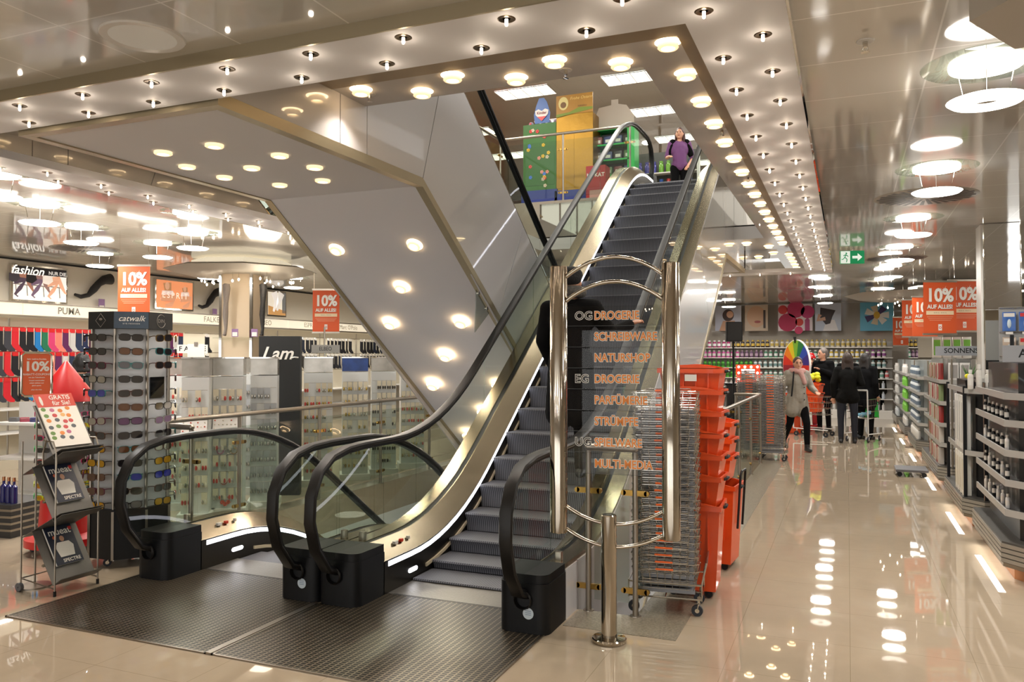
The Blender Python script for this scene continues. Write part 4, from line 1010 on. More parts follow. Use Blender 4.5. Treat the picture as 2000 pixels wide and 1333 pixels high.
nm = {'26262a': 'charcoal', '1a1a1e': 'black', '3a3a40': 'grey', 'c8202a': 'red', '15151a': 'black', '1a72b0': 'blue', '1f6a4a': 'green', 'c83a6a': 'pink', 'd87a6a': 'salmon', '5a2050': 'purple', 'c8c4c0': 'white', '26304a': 'navy', '1c2648': 'navy', '4a1a3a': 'plum', 'b82028': 'red', 'd0ccc8': 'white'}
while y < 11.3:
    for r, z in enumerate((ZS[0], ZS[1], ZS[2])):
        c = bright[(k + (0 if r == 0 else 1)) % len(bright)]
        put_sock(y, z, nm[c] + ' socks with red card on the %s rail of the left wall' % ['top', 'middle', 'bottom'][r], nm[c] + ' socks %d' % r, c, RED)
    y += .118; k += 1
y = 11.9
while y < 19.5:
    for r, z in enumerate((ZS[0], ZS[1])):
        c = random.choice(['15151a', '1a1a22', '26262a', '15151a', '20283a', '3a3632'])
        put_sock(y, z, 'dark stockings with white card on the %s rail, right part of the left wall' % ['top', 'middle'][r], 'dark stockings %d' % r, c, PAPER)
    y += .15 if random.random() > .12 else .5
# column with canopy
CP = GD(472, 700, 12.6); CX, CY = CP.x, CP.y; cs = .24; ca = .35
t = thing('clad_column', 'beige square column with a mirrored edge strip and octagonal canopy', 'column', (CX, CY, 0), ca)
MB().box(-cs, -cs, 0, cs, cs, 3.13).build('shaft', mat('column beige', 'c9b79c', .5), t)
for sx, sy in ((1, -1), (-1, -1), (1, 1)): MB().box(sx * cs - .02, sy * cs - .02, 0, sx * cs + .02, sy * cs + .02, 3.13).build('mirror_strip', CHROME, t)
oc = lambda R: [(R * math.cos(PI / 8 + k * PI / 4), R * math.sin(PI / 8 + k * PI / 4)) for k in range(8)]
m = MB()
for (r0, z0), (r1, z1) in (((.26, 2.93), (.93, 2.93)), ((.93, 2.93), (1.16, 3.0)), ((1.16, 3.0), (1.08, 3.03)), ((1.08, 3.03), (.26, 3.03))):
    a, b_ = oc(r0), oc(r1); m.add([(x, y, z0) for x, y in a] + [(x, y, z1) for x, y in b_], [(i, (i + 1) % 8, 8 + (i + 1) % 8, 8 + i) for i in range(8)])
m.build('canopy', mat('canopy white grey', 'a9a49b', .5), t)
m = MB(); m.prism(oc(.75), 'z', 3.03, 3.14); m.build('canopy_cove', mat('cove glow', 'e8e0cc', .6, emit=.5, ecol='fff0d0'), t)
MB().box(-.33, -.33, 1.93, .33, .33, 1.94).build('glass_shelf', GLASSG, t)
sfirst = None
LH = lamp_data('halogen light', 'POINT', 1.2, (1, .8, .6), .012)
for i in range(22):
    a = 2 * PI * i / 22 + random.uniform(-.1, .1); r = random.choice((.45, .6, .78)); dz = random.uniform(-.10, -.02)
    if sfirst is None:
        s_ = sfirst = thing('halogen_pendant', 'tiny halogen bulb hanging under the column canopy', 'ceiling lamp', group='halogen bulbs under the canopy')
        MB().cyl((0, 0, .02), (0, 0, .14), .002, n=4).build('wire', CHROME, s_); MB().ball((0, 0, 0), (.014, .014, .022), 8, 6).build('bulb', mat('bulb glow', 'ffffff'), s_)
    else: s_ = dup(sfirst, (0, 0, 0))
    s_.location = (CX + r * math.cos(a), CY + r * math.sin(a), 2.88 + dz)
add_light(lamp_data('canopy light', 'POINT', 14, (1, .85, .66), .3), t, (.6, -.7, 2.7))
for s_, c, nmn in ((-1, '7a7068', 'sheer grey'), (1, '1a1816', 'black')):
    p = GD(441 if s_ < 0 else 513, 640, 12.15); x, y = p.x, p.y
    g_ = thing('display_leg', nmn + ' patterned stocking leg standing on the glass shelf of the column', 'mannequin leg', (x, y, 1.945))
    MB().tube([(.02, -.07, .03), (0, -.02, .03), (0, 0, .12), (-.01, .0, .34), (0, 0, .52), (.01, 0, .74), (0, 0, .80)], [.014, .024, .023, .042, .036, .056, .054], 16).build('stocking', mat('stocking ' + c, c, .5, bump=.5, bscale=60), g_)
    MB().ball((0, 0, .80), (.045, .045, .015), 12, 6).build('top_cap', BLACKP, g_)
    p = GD(459 if s_ < 0 else 497, 632, 12.05); q_ = thing('price_card', 'purple price card beside the %s stocking leg on the column shelf' % nmn, 'price tag', (p.x, p.y, 1.945), .3)
    MB().box(-.05, -.003, 0, .05, .003, .12).build('card', mat('purple card', '8a6a94', .5), q_); MB().box(-.038, -.004, .01, .038, -.003, .07).build('white_field', PAPER, q_)
# hanging discount banners
def banner(u0, u1, vt, d, label, w_=None, face=None, mirror=False):
    a = GD(u0, vt, d); b_ = GD(u1, vt, d); c = (a + b_) / 2; w_ = w_ or (Vector((b_.x, b_.y)) - Vector((a.x, a.y))).length; h = w_ / .62
    rz = math.atan2(-c.x, c.y) * 0 + (TH if face is None else face)
    t = thing('hanging_banner', label, 'banner', (c.x, c.y, c.z), rz)
    pp = MB().box(-w_ / 2, -.003, -h, w_ / 2, .003, 0).build('fabric', mat('banner orange', 'cc501a', .6), t)
    for z in (-h, 0): MB().box(-w_ / 2 - .01, -.008, z - .012, w_ / 2 + .01, .008, z + .012).build('bar', STEELD, t)
    for x in (-w_ * .45, w_ * .45): MB().cyl((x, 0, 0), (x, 0, 3.162 - c.z), .0015, n=4).build('wire', CHROME, t)
    for tx, sz, z, o_ in (('10%', .55, -.44, .020), ('AUF ALLES!', .172, -.78, .006)):
        sh = text_mb(tx, sz * w_, .0045, off=o_ * w_, xs=.9); sh.xf(T(.008 * w_, 0, (z - .012) * w_)); sh.build('letter_shadow', mat('letter shadow brown', '7a2a12', .6), pp)
        e = text_mb(tx, sz * w_, .0055, off=o_ * w_, xs=.9); e.xf(T(0, 0, z * w_)); e.build('letters', PAPER, pp)
    m = MB()
    for k in range(8):
        A = k * PI / 4 + .3; L_ = (.16 if k % 2 else .09) * w_; m.prism([(.12 * w_ + .008 * w_ * math.cos(A + PI / 2), -.27 * w_ + .008 * w_ * math.sin(A + PI / 2)), (.12 * w_ + L_ * math.cos(A), -.27 * w_ + L_ * math.sin(A)), (.12 * w_ - .008 * w_ * math.cos(A + PI / 2), -.27 * w_ - .008 * w_ * math.sin(A + PI / 2))], 'y', -.0062, -.0058)
    m.build('sparkle', PAPER, pp)
    MB().box(-w_ * .42, -.0045, -1.02 * w_, w_ * .42, -.0035, -.90 * w_).build('date_field', mat('cream field', 'e0c8a4', .6), pp)
    e = text_mb('02.03.16 - 05.03.16', .05 * w_, .0055); e.xf(T(0, 0, -.96 * w_)); e.build('letters', mat('grey brown ink', '6a5a50', .6), pp)
    for k in range(3): MB().box(-w_ * (.40 - .04 * k), -.0045, -(1.09 + .05 * k) * w_, w_ * (.40 - .04 * k), -.0035, -(1.08 + .05 * k) * w_).build('fine_print', mat('fine print pale', 'd8a88c', .6), pp)
    MB().box(-.055 * w_, -.0045, -1.50 * w_, .055 * w_, -.0035, -1.31 * w_).build('logo_field', PAPER, pp)
    m = MB().tube([(.032 * w_ * math.cos(a_), -.0055, (-1.41) * w_ + .035 * w_ * math.sin(a_)) for a_ in [i * PI / 6 for i in range(12)]], .008 * w_, 4, closed=True); m.build('logo_ring', RED, pp)
    return t
banner(231, 293, 519, 9.6, 'orange 10% AUF ALLES banner hanging behind the sunglasses tower')
banner(611, 663, 566, 11.6, 'orange 10% AUF ALLES banner hanging left of the sloping soffit')
# jewellery towers
CARD = mat('jewellery card', 'ddd4bc', .6); JW = [mat('jewel silver', 'c0bcb4', .2, 1), mat('jewel red', 'b83a34', .3), mat('jewel gold', 'b89a50', .25, 1), mat('jewel pearl', 'd8d0c0', .3), mat('jewel black', '1a1618', .3), mat('jewel coral', 'cc5a48', .35)]
def jcard():
    t = thing('jewellery_card', 'x', 'jewellery')
    MB().box(-.024, -.002, -.065, .024, 0, 0).build('card', CARD, t)
    m = MB(); 
    for s_ in (-1, 1): m.ball((s_ * .012, -.006, -.05), (.006, .004, .009), 6, 4)
    for s_ in (-1, 1): MB().ball((s_ * .012, -.006, -.052), (.010, .006, .014), 8, 5).build('earring', JW[0], t)
    return t
jp = jcard(); jf = [jp]
def jewel_tower(u, d, w_, label, style, rz=None, dep=.30, ht=1.64, big=True):
    p = GD(u, 700, d); rz = rz if rz is not None else .62
    t = thing('jewellery_stand', label, 'display stand', (p.x, p.y, 0), rz)
    MB().box(-w_ / 2, 0, .06, w_ / 2, dep, 1.44).build('white_panel_body', mat('stand white', 'd8dad8', .4), t)
    MB().box(-w_ / 2 - .03, -.06, .0, w_ / 2 + .03, dep + .03, .08).build('base', WPLAST, t)
    hb = MB().box(-w_ / 2, 0, 1.45, w_ / 2, dep, ht).build('mirror_header', mat('header mirror', 'b0aca4', .18, .35, vary=.5, bscale=5) if style != 'blue' else mat('blue picture', '24407c', .3, vary=.6, bscale=9), t)  # mirror header: mixed reflections are put into its patchy colour
    MB().box(-w_ / 2 - .005, -.006, ht - .012, w_ / 2 + .005, dep + .005, ht + .002).build('header_rail', CHROME, t)
    for z in [1.30 - .17 * k for k in range(7)]: MB().cyl((-w_ / 2 + .01, -.02, z + .01), (w_ / 2 - .01, -.02, z + .01), .002, n=4).build('hook_rail', STEELD, t)
    cr, sr = math.cos(rz), math.sin(rz)
    def wp(x, y, z): return (p.x + x * cr - y * sr, p.y + x * sr + y * cr, z)
    n = max(3, int(w_ / .062))
    for r in range(7):
        z = 1.31 - .17 * r
        if style == 'mixed' and r in (2,):
            tr = MB(); tr.prism([(-.03, z - .10), (-.10, z - .10), (-.03, z + .04)], 'x', -w_ / 2 + .01, w_ / 2 - .01); tb = tr.build('ring_tray', WPLAST, t)
            m = MB()
            for a in range(3):
                for b_ in range(7): MB().ball((-w_ / 2 + .03 + (w_ - .06) * b_ / 6, -.09 + .022 * a, z - .06 + .04 * a), .008, 6, 4).build('ring', random.choice([JW[3], JW[5]]), tb) if b_ % 2 == 0 or a == 1 else None
            continue
        for i in range(n):
            if random.random() < .10: continue
            x = -w_ / 2 + .035 + (w_ - .07) * i / (n - 1)
            o = jf.pop() if jf else dup(jp, (0, 0, 0))
            o.location = wp(x, -.03, z); o.rotation_euler = (0, 0, rz + random.uniform(-.1, .1)); o['label'] = 'earrings card on the ' + ' '.join(label.split(',')[0].split()[:12])
            o['group'] = 'earring cards ' + label[:40]
            s_ = 1.25 if style == 'grey' else 1.15; o.scale = (s_, s_, 1.8)
            for c_ in o.children:
                if c_.name.startswith('card'):
                    if style == 'grey': recolor(c_, 0, mat('grey blister', 'a6a8aa', .2))
                else: recolor(c_, 0, random.choice({'mixed': [JW[1], JW[3], JW[0]], 'gold': [JW[2], JW[0], JW[1]], 'grey': [JW[0]], 'blue': [JW[2], JW[0], JW[3]], 'black': [JW[4], JW[4], JW[0]]}[style]))
    return t
jewel_tower(382, 8.0, .26, 'first white jewellery stand beside the sunglasses tower, with pearl trays', 'mixed')
jewel_tower(446, 8.3, .30, 'second white jewellery stand from the sunglasses tower, with red earrings', 'mixed')
jewel_tower(516, 8.7, .28, 'jewellery stand with grey blister packs just left of the black panel', 'grey')
jewel_tower(622, 10.2, .36, 'jewellery stand with gold pieces just right of the black panel', 'gold')
jewel_tower(694, 10.7, .34, 'jewellery stand with the blue picture header', 'blue')
jewel_tower(750, 11.2, .34, 'jewellery stand with black pieces beside the sloping soffit', 'black')
jewel_tower(806, 11.8, .34, 'last jewellery stand, half hidden by the sloping soffit', 'gold')
jewel_tower(478, 9.6, .30, 'jewellery stand in the second row behind the one with red earrings', 'grey')
jewel_tower(335, 8.6, .30, 'jewellery stand mostly hidden behind the sunglasses tower', 'mixed')
# necklaces and bangles hung low on the second stand
def on_stand(u, v):
    p = GD(446, 700, 8.3); n = Vector((math.sin(.62), -math.cos(.62), 0)); o = Vector((p.x, p.y, 0)) + n * .02
    r = FW * FPX + RT * (u - 1000) + UV_ * (666.5 - v); c = Vector((0, 0, EYE)); return c + r * ((o - c).dot(n) / r.dot(n))
def necklace(u, v, d, c, label, sz, flowers=False):
    p = on_stand(u, v); t = thing('necklace', label, 'jewellery', p, .62); m = MB()
    pts = [(sz * .5 * math.cos(a), 0, sz * (math.sin(a))) for a in [PI + PI * i / 14 for i in range(15)]]
    MB().tube([(pts[0][0] * .8, 0, sz * .35)] + pts + [(pts[-1][0] * .8, 0, sz * .35)], .002, 5).build('cord', JW[2], t)
    for i in range(1, 14, 3 if flowers else 1):
        b_ = MB()
        if flowers:
            for k in range(6): b_.ball((pts[i][0] + .014 * math.cos(k), -.004, pts[i][2] + .014 * math.sin(k * 1.047)), (.010, .006, .010), 6, 4)
        else: b_.ball(pts[i], .006, 6, 4)
        b_.build('bead', JW[5], t)
necklace(437, 928, 8.0, 5, 'coral bead necklace on the second jewellery stand', .10); necklace(440, 968, 8.0, 5, 'coral flower necklace below the bead necklace', .09, True)
for i, (u, c) in enumerate(((430, mat('bangle pink', 'b0708a', .4)), (446, JW[0]), (457, JW[2]))):
    p = on_stand(u, 881); o = thing('bangle', ['pink', 'silver', 'gold'][i] + ' bangle above the coral necklace', 'jewellery', p, .62)
    MB().tube([(.032 * math.cos(a), 0, .032 * math.sin(a)) for a in [k * PI / 8 for k in range(16)]], .006, 6, closed=True).build('ring', c, o)
# black partition with white script, grey ELBEO sign and clipped papers
p = GD(546, 700, 9.5); t = thing('partition_panel', 'tall black panel with white handwritten lettering among the jewellery stands', 'partition', (p.x, p.y, 0), .50)
MB().box(-.24, 0, 0, .24, .14, 1.89).build('panel', mat('panel black', '131414', .45), t)
e = text_mb('I am', .21, .004, shear=.35, off=.004, space=1.0); e.xf(T(-.03, 0, 1.68)); m = e; m.tube([(.13, -.004, 1.625), (.17, -.004, 1.64), (.22, -.004, 1.635)], .008, 5); m.build('letters', PAPER, t)
p = GD(636, 682, 10.9); t = thing('brand_sign', 'small grey lettered sign on a steel rod behind the jewellery stands', 'sign', (p.x, p.y, p.z), .45)
MB().box(-.19, -.01, -.055, .19, .01, .055).build('plate', mat('sign silver', '8d8b86', .35, .3), t); e = text_mb('ELBEO', .075, .0115, xs=.8); e.build('letters', BLACKP, t); MB().cyl((-.02, .02, -p.z), (-.02, .02, .30), .012, n=8).build('rod', CHROME, t)
p = GD(383, 688, 8.9); t = thing('notice_board', 'blank white notice clipped above the first jewellery stand', 'sign', (p.x, p.y, p.z), .6)
MB().box(-.09, -.004, -.09, .09, .004, .09).build('sheet', PAPER, t); MB().box(-.02, -.012, .07, .02, -.004, .11).build('clip', STEELD, t)
p = GD(376, 682, 9.4); t = thing('brand_sign', 'white lettered sign half hidden by the blank notice', 'sign', (p.x, p.y, p.z), .6)
MB().box(-.17, 0, -.05, .17, .008, .05).build('plate', PAPER, t); MB().cyl((0, .02, -p.z), (0, .02, .0), .01, n=8).build('pole', STEELD, t); e = text_mb('FALKE', .08, .002, space=1.5, off=.001); e.build('letters', BLACKP, t)
# small bags and watches on lower hooks, exit sign behind
p = GD(606, 505, 13.6); t = thing('exit_sign', 'green emergency exit sign with white arrow pointing left, by the column', 'sign', (p.x, p.y, p.z), TH)
MB().box(-.17, -.02, -.09, .17, .02, .09).build('housing', mat('exit green', '0d7a4c', .4, emit=.35, ecol='0d9a5c'), t); MB().prism([(-.12, 0), (-.04, .06), (-.04, .02), (.04, .02), (.04, -.02), (-.04, -.02), (-.04, -.06)], 'y', -.023, -.0205).build('arrow', PAPER, t)
# low white shelf units on the far left
for i, (u, v, w_) in enumerate(((-5, 955, .9), (215, 905, 1.0))):
    q = G(u, 1000 if i == 0 else 960, 'z', 0)
    t = thing('low_shelf', ['white low shelf unit at the left picture edge', 'white low shelf with accessories behind the cone rack'][i], 'shelving', (q.x - .4, q.y + .6, 0), .2)
    for z in (0, .45, .85): MB().box(-w_ / 2, 0, z, w_ / 2, .4, z + .03).build('shelf', WPLAST, t)
    MB().box(-w_ / 2, .38, 0, w_ / 2, .4, 1.1).build('back', WPLAST, t)
    for k in range(6):
        c = random.choice(['3a3a6a', '8a6a50', '5a5a5c', '8a3040', 'c8b890'])
        a_ = random.uniform(0, 1); o = thing('toiletry_bag', 'small folded accessory lying on the white low shelf %s' % ['at the picture edge', 'behind the cone rack'][i], 'accessory', (q.x - .4 + (k - 2.5) * .14, q.y + .78 + (k - 2.5) * .03, .88), a_, group='accessories on low shelf %d' % i)
        MB().rbox(-.05, -.04, 0, .05, .04, .05, .015).build('pouch', mat('pouch ' + c, c, .6), o)
        MB().tube([(-.045, -.041, .035), (.045, -.041, .035)], .002, 4).build('zip', STEELD, o)
q = G(8, 1060, 'z', 0); t = thing('low_shelf', 'dark slatted product base cut by the left picture edge', 'shelving', (q.x - .2, q.y + .1, 0), .15)
MB().box(-.5, 0, 0, .12, .5, .30).build('body', mat('dark base', '2a2a2c', .4), t)
for z in (.06, .12, .18, .24): MB().box(-.5, -.006, z, .126, .506, z + .02).build('slat', STEELD, t)
for k in range(3):
    o = thing('bottle', 'dark blue bottle on the slatted base at the left picture edge', 'bottle', (q.x - .16 - .07 * k, q.y + .2, .30), group='blue bottles at the left edge')
    MB().lathe([(0, 0), (.03, 0), (.03, .15), (.012, .17), (.012, .2), (0, .2)], 14).build('body', mat('bottle indigo', '1c1c5a', .15), o); MB().lathe([(0, .2), (.014, .2), (.014, .235), (0, .235)], 10).build('cap', mat('cap copper', 'a07050', .3, 1), o)
# ------------------------------------------------------------------ right side: gondolas, products, signs
def box_product():
    t = thing('carton', 'x', 'product box'); MB().rbox(-.045, -.04, 0, .045, .04, .16, .004).build('box', PAPER, t)
    MB().box(-.035, -.0415, .02, .035, -.04, .14).build('print', mat('grey text block', '9a9690', .6), t); return t
def bottle_product():
    t = thing('bottle', 'x', 'bottle'); MB().lathe([(0, 0), (.026, 0), (.028, .004), (.028, .115), (.022, .13), (.012, .136), (.012, .14), (0, .14)], 14).build('body', WPLAST, t)
    MB().lathe([(0, .14), (.017, .14), (.017, .172), (0, .172)], 12).build('cap', GREYP, t)
    MB().lathe([(.0284, .035), (.0284, .095)], 14).build('label_wrap', PAPER, t); return t
bxp, btp = box_product(), bottle_product(); bxf, btf = [bxp], [btp]
def put_p(kind, loc, rz, label, group, c1, c2=None, s=(1, 1, 1)):
    fl, pr_ = (bxf, bxp) if kind == 'box' else (btf, btp)
    o = fl.pop() if fl else dup(pr_, loc, rz)
    o.location = loc; o.rotation_euler = (0, 0, rz); o.scale = s; o['label'] = label; o['group'] = group
    for c_ in o.children:
        n_ = c_.name.split('.')[0]
        if n_ in ('box', 'body'): recolor(c_, 0, mat('product ' + c1, c1, .35))
        elif n_ in ('print', 'cap', 'label_wrap') and c2: recolor(c_, 0, mat('product ' + c2, c2, .4))
SLAT = mat('base slats', 'aaa69e', .3, .6); PLW = mat('plinth wood', 'a0683e', .5)
L_PL = lamp_data('plinth light', 'AREA', 1.6, (1, .95, .85), .2); L_PL.shape = 'RECTANGLE'; L_PL.size = .05; L_PL.size_y = 1.2
def gondola(label, x0, x1, y0, y1, ht, c, shelves, ch=.18, back=True, plinth=True, header=None):
    """shelf unit whose front-left corner is bevelled towards the aisle"""
    t = thing('shelf_unit', label, 'shelving', (x0, y0, 0)); W, D = x1 - x0, y1 - y0
    body = [(0, ch * 1.3), (ch, 0), (W, 0), (W, D), (0, D)]; e = .05
    def grow(k): return [(-k, ch * 1.3 - k * .3), (ch - k * .3, -k), (W, -k), (W, D + k), (-k, D + k)]
    bm_ = mat('gondola ' + c, c, .35, coat=.3)
    MB().prism([(.10, ch * 1.3 + .06), (ch + .06, .10), (W, .10), (W, D), (.10, D)], 'z', 0.0, ht).build('core', bm_, t)
    MB().prism(grow(.02), 'z', .10, .13).build('base_deck', STEELD, t)
    for k in range(4): MB().prism(grow(.035), 'z', .135 + .036 * k, .163 + .036 * k).build('base_slat', SLAT, t)
    MB().prism(grow(.028), 'z', .13, .285).build('base_core', mat('base dark', '4a4844', .4), t)
    MB().prism([(.06, ch * 1.3 + .05), (ch + .05, .06), (W, .06), (W, D - .05), (.06, D - .05)], 'z', 0.0, .10).build('plinth', PLW, t)
    for z in shelves:
        MB().prism(grow(.0), 'z', z, z + .012).build('shelf', mat('shelf ' + c, c, .25, coat=.5) if c != 'clear' else GLASSG, t)
        p_ = grow(.004); MB().prism([p_[4], p_[0], (p_[0][0] + .012, p_[0][1]), (p_[4][0] + .012, p_[4][1])], 'z', z - .03, z + .02).prism([p_[0], p_[1], (p_[1][0] + .005, p_[1][1] + .012), (p_[0][0] + .012, p_[0][1] + .005)], 'z', z - .03, z + .02).prism([p_[1], p_[2], (p_[2][0], p_[2][1] + .012), (p_[1][0], p_[1][1] + .012)], 'z', z - .03, z + .02).build('price_rail', mat('price rail', 'a8a6a2', .3), t)
    m = MB(); m.cyl((ch, 0.0, .28), (ch, .0, ht), .012, n=6); m.build('corner_post', STEELD, t)
    if plinth: add_light(L_PL, t, (-.03, D * .5, .09), (0, 0, 0))
    return t
def sign_board(name, x, y, z, w_, h_, txt, label, sz, c='8e9094'):
    t = thing(name, label, 'sign', (x, y, z)); MB().box(0, 0, 0, w_, .02, h_).build('plate', mat('sign ' + c, c, .4, .2), t)
    e = text_mb(txt, sz, .002, 'LEFT', off=.0012, xs=.95); e.xf(T(.09 * h_ / .11, 0, h_ / 2)); e.build('letters', BLACKP, t); return t
ORD4 = ['bottom', 'second lowest', 'third lowest', 'top']; ORD5 = ['bottom', 'second lowest', 'middle', 'second highest', 'top']
# unit 1 (black, nearest)
u1 = gondola('black cosmetics shelf unit nearest the camera at the right picture edge', 1.07, 2.6, 6.62, 8.30, 1.60, '151517', [.50, .72, .94, 1.16, 1.36], ch=.2)
sign_board('department_sign', 1.02, 6.60, 1.61, 1.3, .118, 'AUGE / NAGEL', 'grey shelf sign lettered AUGE / NAGEL at the right edge', .085)
for r, z in enumerate((.512, .732, .952, 1.172)):
    for k in range(6):
        y = 6.98 + .20 * k; c = random.choice(['101012', 'c8c8c8', 'e0dcd8', '1c1c20'])
        put_p('bottle', (1.10, y, z), 0, 'small dark cosmetic bottle on the aisle side of the nearest black unit, %s shelf' % ORD4[r], 'bottles on nearest unit row %d' % r, c, 'd0ccc4', (.55, .55, .62))
    for k in range(6):
        x = 1.33 + .12 * k; c = random.choice(['101012', '3a3a3c', 'd8d4d0', 'b0785a'])
        put_p('bottle', (x, 6.67, z), 0, 'small cosmetic bottle on the front of the nearest black unit, %s shelf' % ORD4[r], 'front bottles nearest unit row %d' % r, c, 'b8b4ac', (.6, .6, .6))
# unit 2 (black fragrance shelf with white cartons)
u2 = gondola('narrow black fragrance shelf unit with white cartons, second along the aisle', 1.05, 1.42, 8.70, 10.38, 1.40, '17171a', [.72, 1.32], ch=.14)
for sx, sy in ((.0, .2), (.15, .0), (.37, .0), (.0, 1.6)): MB().box(sx - .015, sy - .015, .28, sx + .015, sy + .015, 1.85 if sx > .3 else 1.36).build('black_post', BLACKP, u2)
for k in range(4):
    put_p('box', (1.07, 8.98 + .17 * k, .735), PI / 2 * 0 - PI / 2, 'tall white fragrance carton on the aisle side of the narrow black unit', 'white cartons aisle side', 'd8d6d0', 'b8b8b4', (1.1, .9, 3.3))
    put_p('box', (1.07, 8.98 + .17 * k, .29), -PI / 2, 'tall white fragrance carton low on the aisle side of the narrow black unit', 'white cartons aisle side low', 'dcd8cc', 'c8c0a8', (1.1, .9, 2.5))
for k, (x, c) in enumerate(((1.245, 'dcdad6'), (1.34, 'cfcfcd'))):
    put_p('box', (x, 8.74, .735), 0, 'tall white fragrance carton on the front shelf of the narrow black unit', 'white cartons front', c, 'c4c6c8', (1, .8, 3.3))
    put_p('box', (x, 8.74, .29), 0, 'tall pale carton at the bottom front of the narrow black unit', 'pale cartons front', ['c6d0dc', '8e9aa8'][k], 'a8b0b8', (1, .8, 2.5))
for k in range(5): put_p('bottle', (1.09 + .075 * k, 8.80 + .02 * k, 1.333), 0, 'white bottle on top of the narrow black unit', 'white bottles on the narrow unit', 'd8d4cc', 'e0ddd6', (.9, .9, 1.1 + .3 * (k % 2)))
o = thing('flower_pot', 'small yellow daffodil in a dark pot on top of the narrow black unit', 'plant', (1.12, 9.1, 1.333))
MB().lathe([(0, 0), (.035, 0), (.045, .08), (.04, .08), (.034, .07), (0, .07)], 16).build('pot', BLACKP, o)
for k in range(9):
    a = k * .7; MB().tube([(0, 0, .07), (.03 * math.cos(a), .03 * math.sin(a), .14), (.07 * math.cos(a), .07 * math.sin(a), .2 + .02 * (k % 3))], [.004, .005, .001], 5).build('leaf', mat('leaf green', '3a6a2a', .6), o)
MB().ball((-.02, -.04, .12), (.03, .02, .025), 10, 6).build('yellow_bloom', mat('bloom yellow', 'd8d020', .5), o)
# blister packs on pegs above the shelf backs
t = thing('peg_rack', 'chrome peg rack holding blue and white blister packs in front of the mirror pillar', 'rack', (1.34, 8.85, 1.60))
MB().box(0, 0, 0, .56, .012, .52).build('back_panel', mat('rack back', '9a9a98', .4), t)
for k in range(3): MB().cyl((.0, -.02, .05 + .23 * k), (.56, -.02, .05 + .23 * k), .004, n=5).build('rail', CHROME, t)
for r in range(2):
    for k in range(4):
        o = thing('blister_pack', '%s blister pack on the %s peg row of the rack by the mirror pillar' % (['blue', 'beige'][1 - r] if r == 0 else 'blue', ['lower', 'upper'][r]), 'blister pack', (1.415 + .135 * k, 8.80, 1.62 + .24 * r), group='blister packs %s row' % ['lower', 'upper'][r])
        bc = ['b8a490', '2f5fa8'][r] if k != 2 or r else 'b8404a'
        MB().rbox(-.055, -.003, .03, .055, .003, .21, .002).build('card', mat('blister ' + bc, bc, .3, vary=.3, bscale=20), o)
        MB().box(-.045, -.0045, .165, .045, -.003, .20).build('red_top', RED if k % 2 else PAPER, o); MB().ball((0, -.006, .10), (.018, .008, .045), 10, 6).build('bubble', mat('bubble pale', 'c0d0d8', .1, coat=1), o)
        MB().box(-.03, -.012, -.0, .03, -.010, .022).build('price_label', PAPER, o)
# mirror pillar
t = thing('mirror_pillar', 'square mirror-clad pillar with thin steel edges right of the aisle', 'column', (1.44, 10.45, 0))
MB().box(0, 0, 0, .36, .36, 3.158).build('mirror_cladding', MIRROR, t); MB().box(-.03, 0, 0, 0, .36, 3.158).build('white_edge', mat('edge white', 'c8c4bc', .4), t)
for x in (0, .36): MB().cyl((x, -.002, 0), (x, -.002, 3.158), .008, n=6).build('edge_strip', CHROME, t)
# unit 3 (white cartons)
u3 = gondola('shelf unit with five tiers of white cartons, third along the aisle', 1.06, 1.40, 11.15, 13.5, 1.62, '9a9a96', [.55, .80, 1.07, 1.34], ch=.12)
for r, z in enumerate((.29, .565, .815, 1.085, 1.355)):
    for k in range(2): put_p('box', (1.205 + .12 * k, 11.20, z), 0, 'white medicine carton on the front of the third unit, %s tier' % ORD5[r], 'white cartons third unit front %d' % r, 'd4d2ce', '9c9894', (1.2, .8, 1.35))
    for k in range(12): put_p('box', (1.085, 11.42 + .11 * k, z), -PI / 2, 'carton edge-on along the aisle side of the third unit, %s tier' % ORD5[r], 'cartons third unit side %d' % r, random.choice(['c8c0b4', '9a2a24', 'b8b0a8', '7a8a5a']), random.choice(['9c3030', 'b0a898']), (.9, .7, 1.3))
sign_board('department_sign', 1.0, 11.10, 1.66, .62, .115, 'SONNENSCHUTZ', 'grey hanging shelf sign lettered SONNENSCHUTZ', .085)
for k in range(4): put_p('box', (1.09 + .115 * k, 11.9, 1.63), 0, 'white carton with green leaf on top of the third unit', 'green leaf cartons', 'd0cec6', '6fae3a', (1.1, .9, 1.7))
o = thing('pallet_dolly', 'small wheeled board on the floor in front of the third unit', 'dolly', (.80, 12.4, 0)); MB().box(-.2, -.25, .07, .2, .25, .10).build('board', GREYP, o)
for x, y in ((-.15, -.2), (.15, -.2), (.15, .2), (-.15, .2)): MB().lathe([(0, -.012), (.032, -.012), (.032, .012), (0, .012)], 12, (x, y, .034), M=Rx(PI / 2)).build('wheel', BLACKP, o)
